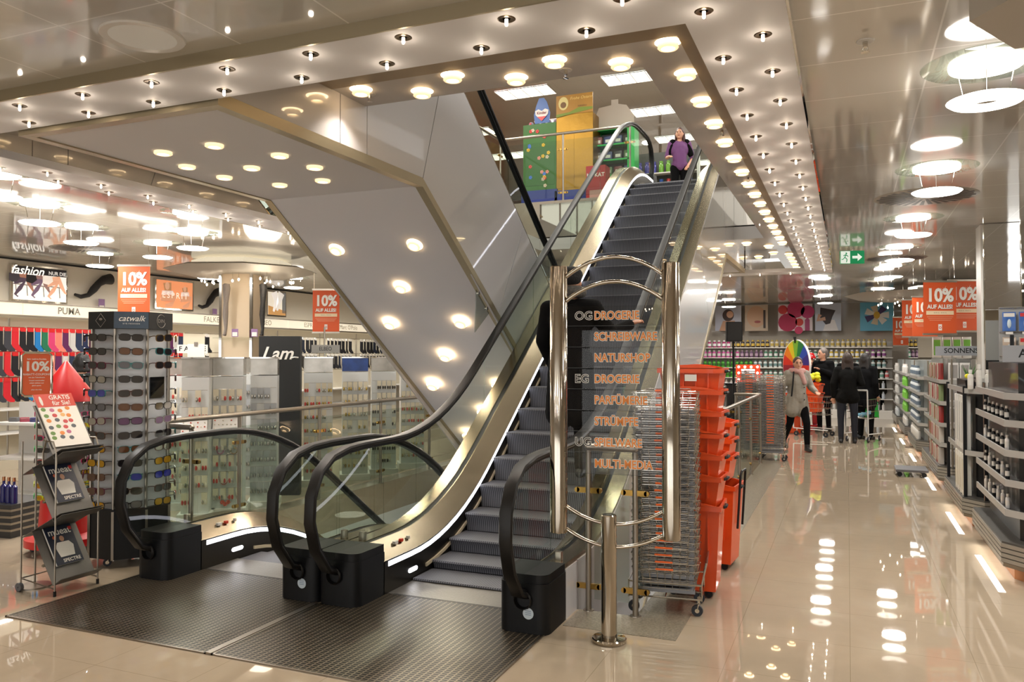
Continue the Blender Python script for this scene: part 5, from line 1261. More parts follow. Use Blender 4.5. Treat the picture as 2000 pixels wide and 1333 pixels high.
# units 4-6: bottles
for ui, (y0, y1, lb) in enumerate(((14.4, 16.4, 'fourth'), (17.2, 19.2, 'fifth'), (20.0, 22.0, 'sixth'))):
    gondola('shelf unit of white and green bottles, %s along the aisle' % lb, 1.05, 1.6, y0, y1, 1.58, '8f9492', [.55, .80, 1.05, 1.30], ch=.14)
    for r, z in enumerate((.29, .565, .815, 1.065, 1.315)):
        cs_ = random.choice([['d4d4d0', '5aa03a'], ['d8d8d4', 'c8c030'], ['cfd4d6', '6a7a8a'], ['d8d6d0', 'd0cec8'], ['7ac048', 'e0ddd6']])
        for k in range(4 if ui < 2 else 3): put_p('bottle', (1.22 + .085 * k, y0 + .05, z), 0, 'bottle on the front of the %s unit along the aisle, %s tier' % (lb, ORD5[r]), 'front bottles %s %d' % (lb, r), cs_[0], cs_[1], (1.2, 1.2, 1.05))
        if ui:
            m = MB()
            for k in range(6): m.lathe([(0, 0), (.031, 0), (.033, .12), (.02, .14), (.02, .18), (0, .18)], 10, (1.07, y0 + .30 + .16 * k, z + .002))
            tag(m.build('bottle_row', mat('product ' + cs_[0], cs_[0], .35)), 'many bottles lined up along the aisle side of the %s unit, %s tier' % (lb, ORD5[r]), 'bottles', kind='stuff')
        for k in range(9 if ui == 0 else 0): put_p('bottle', (1.07, y0 + .30 + .16 * k, z), 0, 'bottle on the aisle side of the %s unit, %s tier' % (lb, ORD5[r]), 'side bottles %s %d' % (lb, r), cs_[0], cs_[1], (1.2, 1.2, 1.05))
# right of the aisle further shelves seen over the top
for i in range(5):
    y0 = 9.6 + 3.0 * i
    t = thing('shelf_unit', 'long shelf row full of products behind the aisle-side units, row %s from the front' % ['one', 'two', 'three', 'four', 'five'][i], 'shelving', (2.4, y0, 0))
    MB().box(0, 0, 0, 4.5, .5, 1.6).build('body', mat('row body', 'b0aaa0', .4), t)
    for z in (.5, .85, 1.2, 1.6):
        MB().box(0, -.05, z, 4.5, .52, z + .02).build('shelf', STEELD, t)
    for k in range(0):
        put_p('bottle', (2.55 + .11 * k, y0 + .1, 1.62), 0, 'bottle standing on top of a long shelf row right of the aisle', 'bottles on long row %d' % i, random.choice(['d8d4cc', 'b03038', '3a5a9a', 'd8a040']), 'd0ccc4', (1.2, 1.2, 1.2))
# banners on the right
banner(1803, 1867, 550, 9.9, 'orange 10% AUF ALLES banner hanging left of the mirror pillar')
banner(1768, 1800, 586, 14.6, 'orange 10% AUF ALLES banner, second one behind the large right banner', .42); banner(1790, 1822, 580, 13.4, 'orange 10% AUF ALLES banner half covered by the large right banner', .42)
banner(1868, 1898, 548, 10.6, 'orange 10% AUF ALLES banner behind the mirror pillar', .42); banner(1752, 1770, 620, 19, 'small faraway orange discount banner above the aisle end', .42)
# canopy of the far column
p = GD(1776, 600, 17.0); t = thing('clad_column', 'far column with pale octagonal canopy and mirror strips right of the aisle', 'column', (p.x + .3, p.y, 0), .3)
MB().box(-.25, -.25, 0, .25, .25, 3.13).build('shaft', MIRROR, t)
m = MB()
for (r0, z0), (r1, z1) in (((.27, 2.87), (1.3, 2.87)), ((1.3, 2.87), (1.6, 2.97)), ((1.6, 2.97), (.27, 3.02))):
    a, b_ = oc(r0), oc(r1); m.add([(x, y, z0) for x, y in a] + [(x, y, z1) for x, y in b_], [(i, (i + 1) % 8, 8 + (i + 1) % 8, 8 + i) for i in range(8)])
m.build('canopy', mat('canopy white grey', 'a9a49b'), t)
for i in range(18):
    a = 2 * PI * i / 18; r = random.choice((.6, .9, 1.15)); s_ = dup(sfirst, (p.x + .3 + r * math.cos(a), p.y + r * math.sin(a), 2.80 - random.uniform(0, .08)), 0, 'tiny halogen bulb hanging under the far column canopy', 'halogen bulbs under the far canopy')
# exit sign
p = GD(1664, 503, 11.2); t = thing('exit_sign', 'green emergency exit sign with running figure and arrow pointing right, over the aisle', 'sign', (p.x, p.y, p.z), TH * .6)
MB().box(-.16, -.02, -.09, .16, .02, .09).build('housing', mat('exit green', '0d7a4c'), t); MB().box(-.155, -.022, -.085, -.03, -.020, .085).build('white_field', mat('exit white lit', 'dfe8e0', .5, emit=.5, ecol='e8f4ea'), t)
MB().prism([(.13, 0), (.07, .055), (.07, .018), (.0, .018), (.0, -.018), (.07, -.018), (.07, -.055)], 'y', -.023, -.0205).build('arrow', mat('exit white lit', 'dfe8e0'), t)
m = MB().ball((-.08, -.023, .055), (.012, .002, .012), 8, 5); EG = mat('exit green', '0d7a4c')
for a, b_ in (((-.085, .04), (-.10, -.0)), ((-.10, 0), (-.07, -.03)), ((-.07, -.03), (-.08, -.07)), ((-.10, 0), (-.125, -.03)), ((-.125, -.03), (-.145, -.03)), ((-.085, .035), (-.055, .01)), ((-.09, .035), (-.12, .02))): m.tube([(a[0], -.023, a[1]), (b_[0], -.023, b_[1])], .006, 5)
m.build('running_figure', EG, t); MB().cyl((0, 0, .09), (0, 0, 3.162 - p.z), .006, n=6).build('rod', STEELD, t)
# ceiling fittings
def vent(x, y, label):
    t = thing('air_vent', label, 'air vent', (x, y, ZC)); MB().lathe([(0, -.006), (.44, -.006), (.45, 0), (0, 0)], 40).build('disc', mat('vent grey', 'a29c92', .4), t)
    for k in range(32):
        a = 2 * PI * k / 32; r0, r1 = (.10, .40) if k % 2 else (.17, .42); c_, s_ = math.cos(a), math.sin(a); w_ = .012
        MB().add([(r0 * c_ - w_ * s_, r0 * s_ + w_ * c_, -.0075), (r0 * c_ + w_ * s_, r0 * s_ - w_ * c_, -.0075), (r1 * c_ + w_ * 1.8 * s_, r1 * s_ - w_ * 1.8 * c_, -.0075), (r1 * c_ - w_ * 1.8 * s_, r1 * s_ + w_ * 1.8 * c_, -.0075)], [(0, 1, 2, 3)]).build('slot', BLACKP, t)
vent(.69, 8.46, 'round swirl air vent in the ceiling over the aisle'); vent(-9.86, 8.0, 'round swirl air vent in the ceiling over the hosiery'); vent(.69, 13.6, 'round swirl air vent further down the aisle ceiling')
def sprinkler(x, y, z, label):
    t = thing('sprinkler', label, 'sprinkler', (x, y, z)); MB().lathe([(.012, -.004), (.04, -.004), (.042, 0), (.012, 0)], 20, closed=True).build('rose', WPLAST, t)
    MB().cyl((0, 0, -.03), (0, 0, 0), .012, n=10).lathe([(.012, -.05), (.014, -.052), (.02, -.055), (0, -.056)], 12).tube([(-.01, 0, -.03), (-.013, 0, -.042), (-.008, 0, -.05)], .002, 4).tube([(.01, 0, -.03), (.013, 0, -.042), (.008, 0, -.05)], .002, 4).build('head', CHROME, t)
sprinkler(.09, 4.16, ZC, 'chrome sprinkler in the tiled ceiling right of the light band'); p = G(1105, 137, 'z', 3.5); sprinkler(p.x, p.y, 3.5, 'sprinkler in the recess between the front glass downlights')
p = G(722, 184, 'z', 3.5); sprinkler(p.x, p.y, 3.5, 'sprinkler in the recess beside the escalator side panels'); p = G(1410, 252, 'z', 3.5); sprinkler(p.x, p.y, 3.5, 'sprinkler in the long right part of the recess'); p = G(1461, 345, 'z', 3.5); sprinkler(p.x, p.y, 3.5, 'sprinkler in the far right part of the recess')
t = thing('ceiling_speaker', 'round flush ceiling loudspeaker at the upper left', 'loudspeaker', (-3.06, 2.78, ZC)); MB().lathe([(.15, -.006), (.185, -.008), (.19, 0), (.15, 0)], 40, closed=True).build('ring', WPLAST, t); MB().lathe([(0, -.006), (.152, -.006), (.152, 0), (0, 0)], 36).build('grille', mat('speaker grille', 'f0f4f6', .6), t)
m = MB(); a = G(1893, 42, 'z', 2.98); b_ = G(1982, 96, 'z', 2.98); m.prism([(a.x, a.y), (b_.x, b_.y), (b_.x + 1.5, b_.y - .2), (a.x + 1.0, a.y - 1.5)], 'z', 2.98, 3.161); struct('ceiling_bulkhead', m, mat('bulkhead white', 'b8b2a8', .5))

# ------------------------------------------------------------------ far end of the hall
YB = 23.3
def far_poster(u0, u1, vt, vb, label, bg):
    a = G(u0, vb, 'y', YB + .5); b_ = G(u1, vb, 'y', YB + .5); z1 = 3.12; t = thing('hanging_poster', label, 'poster', ((a.x + b_.x) / 2, YB + .5, a.z)); W = b_.x - a.x; H_ = z1 - a.z
    pn = MB().box(-W / 2, 0, 0, W / 2, .02, H_).build('print', mat('poster ' + bg, bg, .5), t); return t, pn, W, H_
def shp(par, name, pts, c, d=.001): return MB().prism(pts, 'y', -.001 - d, -d + .001).build(name, mat('ink ' + c, c, .5), par)
def ell(cx, cz, rx, rz_, n=16): return [(cx + rx * math.cos(2 * PI * k / n), cz + rz_ * math.sin(2 * PI * k / n)) for k in range(n)]
t, pn, W, H_ = far_poster(1397, 1448, 610, 647, 'poster of a dark-haired woman, leftmost over the far shelves', 'b4b8c8')
shp(pn, 'printed_shoulders', [(-W * .35, 0), (W * .35, 0), (W * .25, H_ * .4), (-W * .2, H_ * .4)], 'c09478'); shp(pn, 'printed_hair', ell(0, H_ * .62, W * .22, H_ * .24), '3a2420', .002); shp(pn, 'printed_face', ell(.05, H_ * .65, W * .13, H_ * .14), 'cc9c80', .003)
t, pn, W, H_ = far_poster(1455, 1500, 610, 647, 'close-up poster of a womans face in beige, over the far shelves', 'b8a48e')
shp(pn, 'printed_face', ell(0, H_ * .55, W * .42, H_ * .42), 'c09a7c'); shp(pn, 'printed_lips', ell(W * .05, H_ * .35, W * .14, H_ * .05), '9a4a44', .002); shp(pn, 'printed_brush', [(W * .3, H_ * .1), (W * .4, H_ * .1), (W * .4, H_ * .8), (W * .3, H_ * .8)], '3a2a24', .003)
t, pn, W, H_ = far_poster(1520, 1587, 610, 647, 'pink poster with large crimson circles over the far shelves', 'd8c8cc')
for cx, cz, r, c in ((-.22, .32, .28, 'a81848'), (.12, .32, .12, 'c83a30'), (.02, .8, .26, 'b82a5a'), (-.36, .8, .14, 'c83a3a'), (.36, .7, .2, 'b8306a'), (.1, .02, .12, 'c83060')): shp(pn, 'printed_circle', ell(cx * W, cz * H_, r * W, r * W), c, .002)
shp(pn, 'printed_lipstick', [(W * .28, 0), (W * .42, 0), (W * .42, H_ * .4), (W * .36, H_ * .5), (W * .28, H_ * .4)], 'a03a68', .004)
t, pn, W, H_ = far_poster(1592, 1643, 610, 647, 'poster of a woman in white with long dark hair over the far shelves', 'b4bccc')
shp(pn, 'printed_dress', [(-W * .2, 0), (W * .4, 0), (W * .25, H_ * .4), (-W * .05, H_ * .4)], 'd8d4d4'); shp(pn, 'printed_hair', band([(0, H_ * .8), (-.05, H_ * .5), (0, H_ * .25)], [.2, .16, .06]), '2a1c1c', .002); shp(pn, 'printed_arm', band([(-W * .1, H_ * .45), (-W * .4, H_ * .4), (-W * .3, H_ * .6)], [.05, .05, .05]), 'c49a80', .003)
t, pn, W, H_ = far_poster(1680, 1746, 610, 647, 'sky blue poster with a white and violet flower, rightmost over the far shelves', '5fa8c4')
for k in range(7): shp(pn, 'printed_petal', band([(0, H_ * .55), (W * .36 * math.cos(k * .9), H_ * .55 + H_ * .33 * math.sin(k * .9))], [.03, .09]), ['d8d4cc', '3a2a5a', 'c8b89a'][k % 3], .002 + .0002 * k)
shp(pn, 'printed_centre', ell(0, H_ * .55, .08, .1), 'c8a030', .006)
# long wall shelf of bottles
t = thing('wall_shelving', 'long white shelf wall of toiletries at the far end of the aisle', 'shelving', (-4.9, YB, 0)); Wd = 6.0
MB().box(0, .28, 0, Wd, .32, 2.05).build('back_panel', mat('shelf back', 'b8b4ac', .4), t); MB().box(0, -.15, 0, Wd, .3, .2).build('plinth', PAPER, t)
SZ = [.22, .52, .80, 1.06, 1.34, 1.62, 1.90]
for z in SZ: MB().box(0, -.1, z - .02, Wd, .3, z).build('shelf', PAPER, t)
for r, z in enumerate(SZ[:3]):
    m = MB(); x = -4.8
    while x < 1.0:
        m.lathe([(0, 0), (.039, 0), (.04, .13), (.02, .15), (.02, .19), (0, .19)], 8, (x, YB + .02, z + .002), mi=random.randrange(3)); x += .135
    tag(m.build('bottle_row', [mat('product d8d4d0', 'd8d4d0', .35), mat('product d4b4b0', 'd4b4b0', .35), mat('product c8d0d8', 'c8d0d8', .35)]), 'densely lined up toiletries on the %s shelf of the far wall' % ['bottom', 'second lowest', 'third lowest'][r], 'toiletries', kind='stuff')
for r, z in enumerate(SZ):
    if r < 3: continue
    x = -4.8; run_c = None; rem = 0
    while x < 1.0:
        if rem <= 0:
            pal = {6: [('b02030', 'e0d0c0'), ('1a6a8a', 'c0c0c0'), ('c89030', '302018'), ('2a1a18', 'c0a040'), ('a82a6a', 'e0e0e0'), ('c8c0b0', 'b8a050')], 5: [('5a3a5a', 'a890a0'), ('c8a830', 'e0e0e0'), ('3a7a5a', 'd0d0d0'), ('c05a7a', 'ddd'), ('d8d4cc', '8a4a8a')], 4: [('d4d6d4', '6a8a8a'), ('d8d8d4', '8a9a9a')], 3: [('d4d6d4', '6a9a8a'), ('d8d4d0', 'c05a5a')], 2: [('d4b4b0', 'b04a4a'), ('d8d4d0', '9a9a9a')], 1: [('d0ccc8', 'a0a0a0'), ('c8d0d8', '8090a0')], 0: [('d0ccc4', 'a8a49c')]}[r]
            run_c = random.choice(pal); rem = random.randint(4, 8)
        if x < -2.9 and r in (3, 4, 5): run_c = ('4aa02a', '2a6a1a') if r != 5 else ('b8408a', 'c8c4c0')
        c2 = run_c[1] if len(run_c[1]) == 6 else 'dddddd'
        put_p('bottle', (x, YB + .02, z), 0, 'bottle in the %s shelf row of the far toiletries wall' % ['bottom', 'second lowest', 'third lowest', 'middle', 'third highest', 'second highest', 'top'][r], 'far wall bottles row %d' % r, run_c[0], c2, (1.75, 1.4, 1.2))
        x += random.choice((.125, .125, .14)); rem -= 1
# rainbow wheel of fortune
p = GD(1556, 712, 18.1); t = thing('fortune_wheel', 'rainbow wheel of fortune on a red stand behind the woman in grey', 'wheel', (p.x, p.y, 0), -1.0)
cols = ['3a2a80', '2a4ab0', '1f7a3a', '7ab030', 'd8c020', 'e07a1a', 'c82a1a', '8a1a2a', '3a2a80', '2a4ab0', '1f7a3a', 'd8c020', 'e07a1a', 'c82a1a']
zc = 1.45; R = .56; MB().lathe([(0, -.02), (R + .02, -.02), (R + .02, .02), (0, .02)], 48, (0, 0, zc), M=Rx(PI / 2)).build('disc', PAPER, t)
for k, c in enumerate(cols):
    a0, a1 = 2 * PI * k / 14, 2 * PI * (k + 1) / 14; MB().prism([(0, zc)] + [(R * math.cos(a0 + (a1 - a0) * i / 4), zc + R * math.sin(a0 + (a1 - a0) * i / 4)) for i in range(5)], 'y', -.026, -.0205).build('segment', mat('wheel ' + c, c, .4), t)
MB().ball((0, -.03, zc), (.05, .03, .05), 12, 8).build('hub', BLACKP, t); MB().cyl((0, .06, .1), (0, .06, zc), .03, n=12).build('stand_pole', RED, t)
MB().box(-.5, .02, 0.02, .5, .10, .09).build('stand_foot', RED, t); MB().box(-.04, -.45, 0.02, .04, .5, .09).build('stand_foot', RED, t); MB().prism([(-.05, zc + R + .08), (.05, zc + R + .08), (0, zc + R - .06)], 'y', -.05, -.03).build('pointer', BLACKP, t)
# lit vanity mirror
p = GD(1461, 731, 14.6); t = thing('vanity_mirror', 'red make-up mirror framed with lit bulbs above the far basket stacks', 'mirror', (p.x, p.y, p.z), .2)
w_, h_ = .21, .17; MB().box(-w_, 0, -h_, w_, .05, h_).build('red_frame', mat('lit red frame', 'd83010', .4, emit=.9, ecol='ff3a14'), t); MB().box(-.12, -.004, -.10, .12, 0, .09).build('mirror_glass', MIRROR, t); 
m = MB().tube([(-.13, -.005, -.11), (.13, -.005, -.11), (.13, -.005, .10), (-.13, -.005, .10)], .008, 4, closed=True).build('gilt_edge', BRASSC, t)
for x, z in [(-.165, .13), (-.055, .13), (.055, .13), (.165, .13), (-.165, .02), (.165, .02), (-.165, -.1), (.165, -.1)]: MB().ball((x, -.01, z), .021, 10, 8).build('bulb', LAMPW, t)
MB().box(-.3, -.1, -1.0, .3, .3, -.2).build('cabinet', mat('black cabinet', '1c1a1a', .4), t) ; t.children[-1].location.z = -(p.z - 1.0) if False else 0
tb = thing('promo_table', 'black counter carrying the red make-up mirror', 'table', (p.x, p.y + .1, 0), .2)
for c_ in list(t.children):
    if c_.name.startswith('cabinet'): bpy.data.objects.remove(c_)
MB().box(-.4, -.15, 0, .4, .25, p.z - h_ - .035).build('body', mat('black cabinet', '1c1a1a', .4), tb); MB().box(-.43, -.18, p.z - h_ - .035, .43, .28, p.z - h_ - .0).build('top', BLACKP, tb)
# loudspeaker on a pole
p = GD(1432, 648, 14.2); t = thing('loudspeaker', 'black loudspeaker on a thin pole stand left of the make-up mirror', 'loudspeaker', (p.x, p.y, 0), .35)
m = MB(); m.prism([(-.14, -.10), (.14, -.10), (.11, .12), (-.11, .12)], 'z', p.z - .18, p.z + .17); m.build('cabinet', BLACKP, t); MB().box(-.12, -.106, p.z - .16, .12, -.10, p.z + .15).build('grille', mat('speaker mesh', '1a1a1a', .7), t)
MB().cyl((0, 0, .2), (0, 0, p.z - .18), .018, n=10).build('pole', BLACKP, t)
for k in range(3): a = k * 2.094; MB().cyl((0, 0, .5), (.4 * math.cos(a), .4 * math.sin(a), .01), .012, n=6).build('leg', BLACKP, t)
# orange trolleys behind the woman, shopping carts
def cart(u, v, d, label, c, rz):
    p = GD(u, v, d); t = thing('shopping_cart', label, 'shopping cart', (p.x, p.y, 0), rz)
    for x, y in ((-.3, -.2), (.3, -.2), (.3, .2), (-.3, .2)): caster(None, x, y, .05, t)
    m = MB()
    for s_ in (-1, 1): m.tube([(-.35, s_ * .22, .16), (.35, s_ * .22, .14)], .012, 6); m.tube([(-.35, s_ * .22, .16), (-.38, s_ * .22, 1.0)], .014, 6)
    m.tube([(-.38, -.22, 1.0), (-.38, .22, 1.0)], .016, 8); m.build('frame', WPLAST, t)
    m = MB()
    for z, k in ((.45, .85), (.58, .9), (.7, .95), (.82, 1.0)): m.tube([(-.33 * k, -.22 * k, z), (.38 * k, -.2 * k, z), (.38 * k, .2 * k, z), (-.33 * k, .22 * k, z)], .005, 5, closed=True)
    for i in range(8):
        x = -.3 + .64 * i / 7; m.tube([(x, -.21, .82), (x * .85, -.18, .45), (x * .85, .18, .45), (x, .21, .82)], .003, 4)
    m.build('wire_body', WIRE, t); return t, p
t, p = cart(1590, 800, 16.6, 'shopping cart with an orange box and yellow bag right of the woman in grey', 'o', -.3)
for k in range(3): crate('orange_basket', ['lower', 'middle', 'upper'][k] + ' orange basket inside the shopping cart behind the woman in grey', (p.x - .05, p.y, .5 + k * .18), -.3, .42, .3, .22)
o = thing('plastic_bag', 'crumpled yellow bag on the upper orange basket', 'bag', (p.x, p.y, 1.1)); 
m = MB()
for k in range(7): m.ball((.08 * math.cos(k * 2.2), .07 * math.sin(k * 1.7), .06 + .02 * k), (.06, .05, .05), 8, 6)
m.build('bag', mat('bag yellow', 'd8d820', .4), o)
for k, (u, d) in enumerate(((1552, 17.2), (1546, 17.9))): 
    p = GD(u, 800, d)
    for j in range(3): crate('orange_basket', '%s orange basket in the %s floor stack behind the woman in grey' % (['bottom', 'middle', 'top'][j], ['near', 'rear'][k]), (p.x, p.y, .02 + .24 * j), .2, .5, .36, .3)
t, p = cart(1686, 810, 15.6, 'shopping cart with pale blue packs between the standing group', 'w', 1.2)
for k in range(4):
    o = thing('tissue_pack', 'pale blue pack lying in the shopping cart of the standing group', 'product pack', (p.x - .08 + .06 * k, p.y, .47 + .02 * k), k * .5, group='blue packs in the cart'); MB().rbox(-.09, -.04, 0, .09, .04, .05, .015).build('pack', mat('pack blue', '7ab0c8', .4), o); MB().box(-.05, -.042, .01, .05, -.041, .04).build('print', PAPER, o)
o = GD(1702, 795, 18.2); t = thing('shopping_bag', 'bright green shopping bag held low beside the person in olive', 'bag', (o.x, o.y, o.z - .25), .6); MB().prism([(-.16, 0), (.16, 0), (.12, .36), (-.12, .36)], 'y', -.05, .05).build('bag', mat('bag green', '18b838', .4), t); MB().tube([(-.08, 0, .36), (-.04, 0, .48), (.04, 0, .48), (.08, 0, .36)], .008, 5).build('strap', mat('bag green', '18b838'), t)
# far columns of products left of the wheel, seen between the railing and the posters
for i in range(2):
    x0 = -6.6 - 2.4 * i
    t = thing('shelf_unit', ['toiletries shelf row behind the make-up mirror', 'toiletries shelf row furthest left behind the escalator'][i], 'shelving', (x0, 19.5, 0)); MB().box(0, 0, 0, 2.1, .5, 1.9).build('body', mat('row body', 'b0aaa0'), t)
    for z in (.5, .85, 1.2, 1.55, 1.9): MB().box(0, -.05, z, 2.1, .52, z + .02).build('shelf', STEELD, t)
# ------------------------------------------------------------------ people
def blob(parts, voxel, m, name, parent, smooth=3):
    """one closed skin grown over tapered limbs and ellipsoids"""
    b = MB()
    for p in parts:
        if p[0] == 'c':
            _, a, c, ra, rc = p; a = Vector(a); c = Vector(c)
            b.tube([a, a.lerp(c, .33), a.lerp(c, .66), c], [ra, ra + (rc - ra) * .33, ra + (rc - ra) * .66, rc], 12); b.ball(a, ra, 12, 8); b.ball(c, rc, 12, 8)
        else:
            b.ball(p[1], p[2], 16, 10, M=p[3] if len(p) > 3 else None)
    me = bpy.data.meshes.new(name); me.from_pydata(b.v, [], b.f); o = bpy.data.objects.new(name, me); col.objects.link(o)
    r = o.modifiers.new('r', 'REMESH'); r.mode = 'VOXEL'; r.voxel_size = voxel
    s = o.modifiers.new('s', 'SMOOTH'); s.iterations = smooth; s.factor = .6
    dg = bpy.context.evaluated_depsgraph_get(); m2 = bpy.data.meshes.new_from_object(o.evaluated_get(dg)); bpy.data.objects.remove(o)
    m2.name = name; m2.materials.clear(); m2.materials.append(m); m2.polygons.foreach_set('use_smooth', [True] * len(m2.polygons)); m2.update()
    n = bpy.data.objects.new(name, m2); col.objects.link(n); n.parent = parent; return n
SKIN = mat('skin', 'c99579', .5); 
def hand(wr, el, side, curl=.5):
    """palm, four bent fingers, thumb; returns capsules"""
    wr = Vector(wr); d = (wr - Vector(el)).normalized(); up = Vector((0, 0, 1)) if abs(d.z) < .8 else Vector((0, -1, 0))
    x = d.cross(up).normalized(); y = x.cross(d).normalized(); out = []
    pc = wr + d * .045
    out.append(('e', pc, (.036, .045, .018), Matrix((x, d, y)).transposed().to_4x4()))
    for i, (l, o) in enumerate(((.036, -.027), (.042, -.009), (.040, .009), (.030, .026))):
        a = wr + d * .08 + x * o * side; k = a + d * l * (1 - .3 * curl) - y * .012 * curl; e = k + d * l * .5 * (1 - curl) - y * l * .8 * curl
        out += [('c', a, k, .0095, .009), ('c', k, e, .009, .0075)]
    a = wr + d * .03 - x * .03 * side; k = a + (d * .7 - x * side * .7) * .03; out += [('c', a, k, .012, .010), ('c', k, k + d * .026 - y * .008, .010, .008)]
    return out
def person(label, loc, rz, H=1.7, J=None, top=None, legs=None, shoe='17151a', hair='241a14', hairlen=0, skin=None, coatlen=.0, bulk=1.0, extra=None, z=0, seethru=None, hat=None):
    t = thing('person', label, 'person', loc, rz); k = H / 1.7; t.scale = (k, k, k)
    j = dict(pel=(0, 0, .93), che=(0, 0, 1.22), nec=(0, -.005, 1.42), hed=(0, -.02, 1.575), sL=(.165, 0, 1.37), eL=(.21, .02, 1.10), wL=(.2, -.06, .87), sR=(-.165, 0, 1.37), eR=(-.21, .02, 1.10), wR=(-.2, -.06, .87),
             hL=(.09, 0, .90), kL=(.095, -.01, .49), aL=(.1, .02, .09), hR=(-.09, 0, .90), kR=(-.095, -.01, .49), aR=(-.1, .02, .09), face=0, cl=.5)
    if J: j.update(J)
    sk = skin or SKIN; V = Vector
    h = V(j['hed']); fm = Rz(j['face']); f = fm @ V((0, -1, 0)); sd = fm @ V((1, 0, 0))
    P_ = [('e', h, (.075, .092, .112), fm), ('e', h + V((0, 0, -.05)) + f * .015, (.056, .07, .065), fm), ('c', j['nec'], h + V((0, 0, -.06)) - f * .012, .052, .05),
          ('c', h + f * .088 + V((0, 0, .005)), h + f * .104 + V((0, 0, -.022)), .009, .013), ('e', h + f * .082 + V((0, 0, -.052)), (.024, .012, .010), fm), ('e', h + f * .07 + V((0, 0, -.085)), (.022, .022, .018), fm)]
    for s_ in (-1, 1): P_.append(('e', h + sd * s_ * .077 + V((0, 0, -.008)), (.010, .018, .03), fm))
    P_ += [('c', j['che'], j['nec'], .10, .06), ('c', j['pel'], j['che'], .11, .115)]
    for s_ in 'LR':
        P_ += [('c', j['s' + s_], j['e' + s_], .045, .036), ('c', j['e' + s_], j['w' + s_], .035, .024), ('c', V(j['nec']) + V((0, 0, -.04)), j['s' + s_], .06, .045)]
        P_ += hand(j['w' + s_], j['e' + s_], 1 if s_ == 'L' else -1, j['cl'])
        P_ += [('c', j['pel'], j['h' + s_], .11, .085), ('c', j['h' + s_], j['k' + s_], .08, .05), ('c', j['k' + s_], j['a' + s_], .048, .033)]
    blob(P_, .0085, sk, 'body', t, 2)
    for s_ in (-1, 1):
        MB().ball(h + f * .083 + sd * s_ * .030 + V((0, 0, .012)), (.0115, .008, .0075), 10, 6, M=fm).build('eye', mat('eye dark', '2a2422', .2), t)
        MB().tube([h + f * .086 + sd * s_ * .016 + V((0, 0, .03)), h + f * .086 + sd * s_ * .032 + V((0, 0, .034)), h + f * .078 + sd * s_ * .046 + V((0, 0, .028))], .0035, 5).build('eyebrow', mat('brow', '3a2a20', .7), t)
    MB().ball(h + f * .091 + V((0, 0, -.052)), (.022, .006, .006), 10, 5, M=fm).build('mouth', mat('lips', 'a05a52', .5), t)
    # hair
    hm = mat('hair ' + hair, hair, .55, bump=.4, bscale=90, bstretch=(1, 1, .15))
    if hat is None or hairlen:
        hp = [('e', h - f * .018 + V((0, 0, .030)), (.086, .095, .098), fm), ('e', h - f * .045 + V((0, 0, -.01)), (.080, .07, .09), fm)]
        if hairlen:
            for i in range(5):
                a = (i - 2) / 2; hp.append(('c', h - f * .05 + sd * a * .06 + V((0, 0, 0)), h - f * .075 + sd * a * .085 + V((0, 0, -hairlen)), .042, .026))
            for s_ in (-1, 1): hp.append(('c', h + sd * s_ * .074 + V((0, 0, .02)) - f * .01, h + sd * s_ * .085 + V((0, 0, -hairlen * .9)) + f * .01, .022, .018))
        blob(hp, .012, hm, 'hair', t, 2)
    if top:
        cm, L, sleeve = top; b_ = bulk
        T_ = [('c', V(j['pel']) + V((0, 0, .02)), j['che'], .135 * b_, .138 * b_), ('e', V(j['che']) + V((0, 0, .04)), (.175 * b_, .125 * b_, .17)), ('e', V(j['pel']) + V((0, 0, .03)), (.165 * b_, .125 * b_, .12))]
        if L: T_ += [('c', V(j['pel']) + V((sx * .05, 0, 0)), V(j['pel']) + V((sx * .075 * b_, .0, -L)), .12 * b_, .115 * b_) for sx in (-1, 1)]
        for s_ in 'LR':
            T_ += [('c', V(j['nec']) + V((0, 0, -.05)), j['s' + s_], .075, .068 * b_), ('c', j['s' + s_], V(j['s' + s_]).lerp(V(j['e' + s_]), min(1, sleeve * 2)), .064 * b_, .054 * b_)]
            if sleeve > .5: T_.append(('c', j['e' + s_], V(j['e' + s_]).lerp(V(j['w' + s_]), .93), .053 * b_, .041 * b_))
        blob(T_, .013, cm, extra.get('topname', 'coat') if extra else 'coat', t, 3)
        if L > 0 or sleeve > .5:
            MB().tube([V(j['nec']) + V((.075 * math.cos(a), .07 * math.sin(a), -.015)) for a in [i * PI / 8 for i in range(16)]], .028, 8, closed=True).build('collar', cm, t)
    if legs:
        lm, w_ = legs; T_ = [('e', j['pel'], (.15, .11, .12))]
        for s_ in 'LR': T_ += [('c', j['pel'], j['h' + s_], .12, .098 * w_), ('c', j['h' + s_], j['k' + s_], .094 * w_, .064 * w_), ('c', j['k' + s_], V(j['a' + s_]) + V((0, 0, .0)), .062 * w_, .048 * w_)]
        blob(T_, .012, lm, 'trousers', t, 2)
    sm = mat('shoe ' + shoe, shoe, .4)
    for s_ in 'LR':
        a = V(j['a' + s_]); fd = V(j.get('foot' + s_, (0, -1, 0)))
        blob([('c', a + V((0, 0, .02)), a + V((0, 0, -.03)), .05, .048), ('c', a + V((0, 0, -.055)) - fd * .03, a + fd * .13 + V((0, 0, -.062)), .040, .032), ('e', a + fd * .09 + V((0, 0, -.06)), (.044, .044, .034))], .010, sm, 'shoe', t, 2)
    return t
NAVYC = mat('dark jeans', '161a26', .8); BLK = mat('black cloth', '08080a', .9, spec=.15); GREYC = mat('grey quilted coat', '8d877c', .75, bump=.5, bscale=14); OLV = mat('olive parka', '2b2a1c', .85); DK = mat('dark jacket', '0c0c0b', .85, bump=.4, bscale=16, spec=.15)
PINKS = mat('pink scarf', 'b98f88', .9, bump=.4, bscale=30)
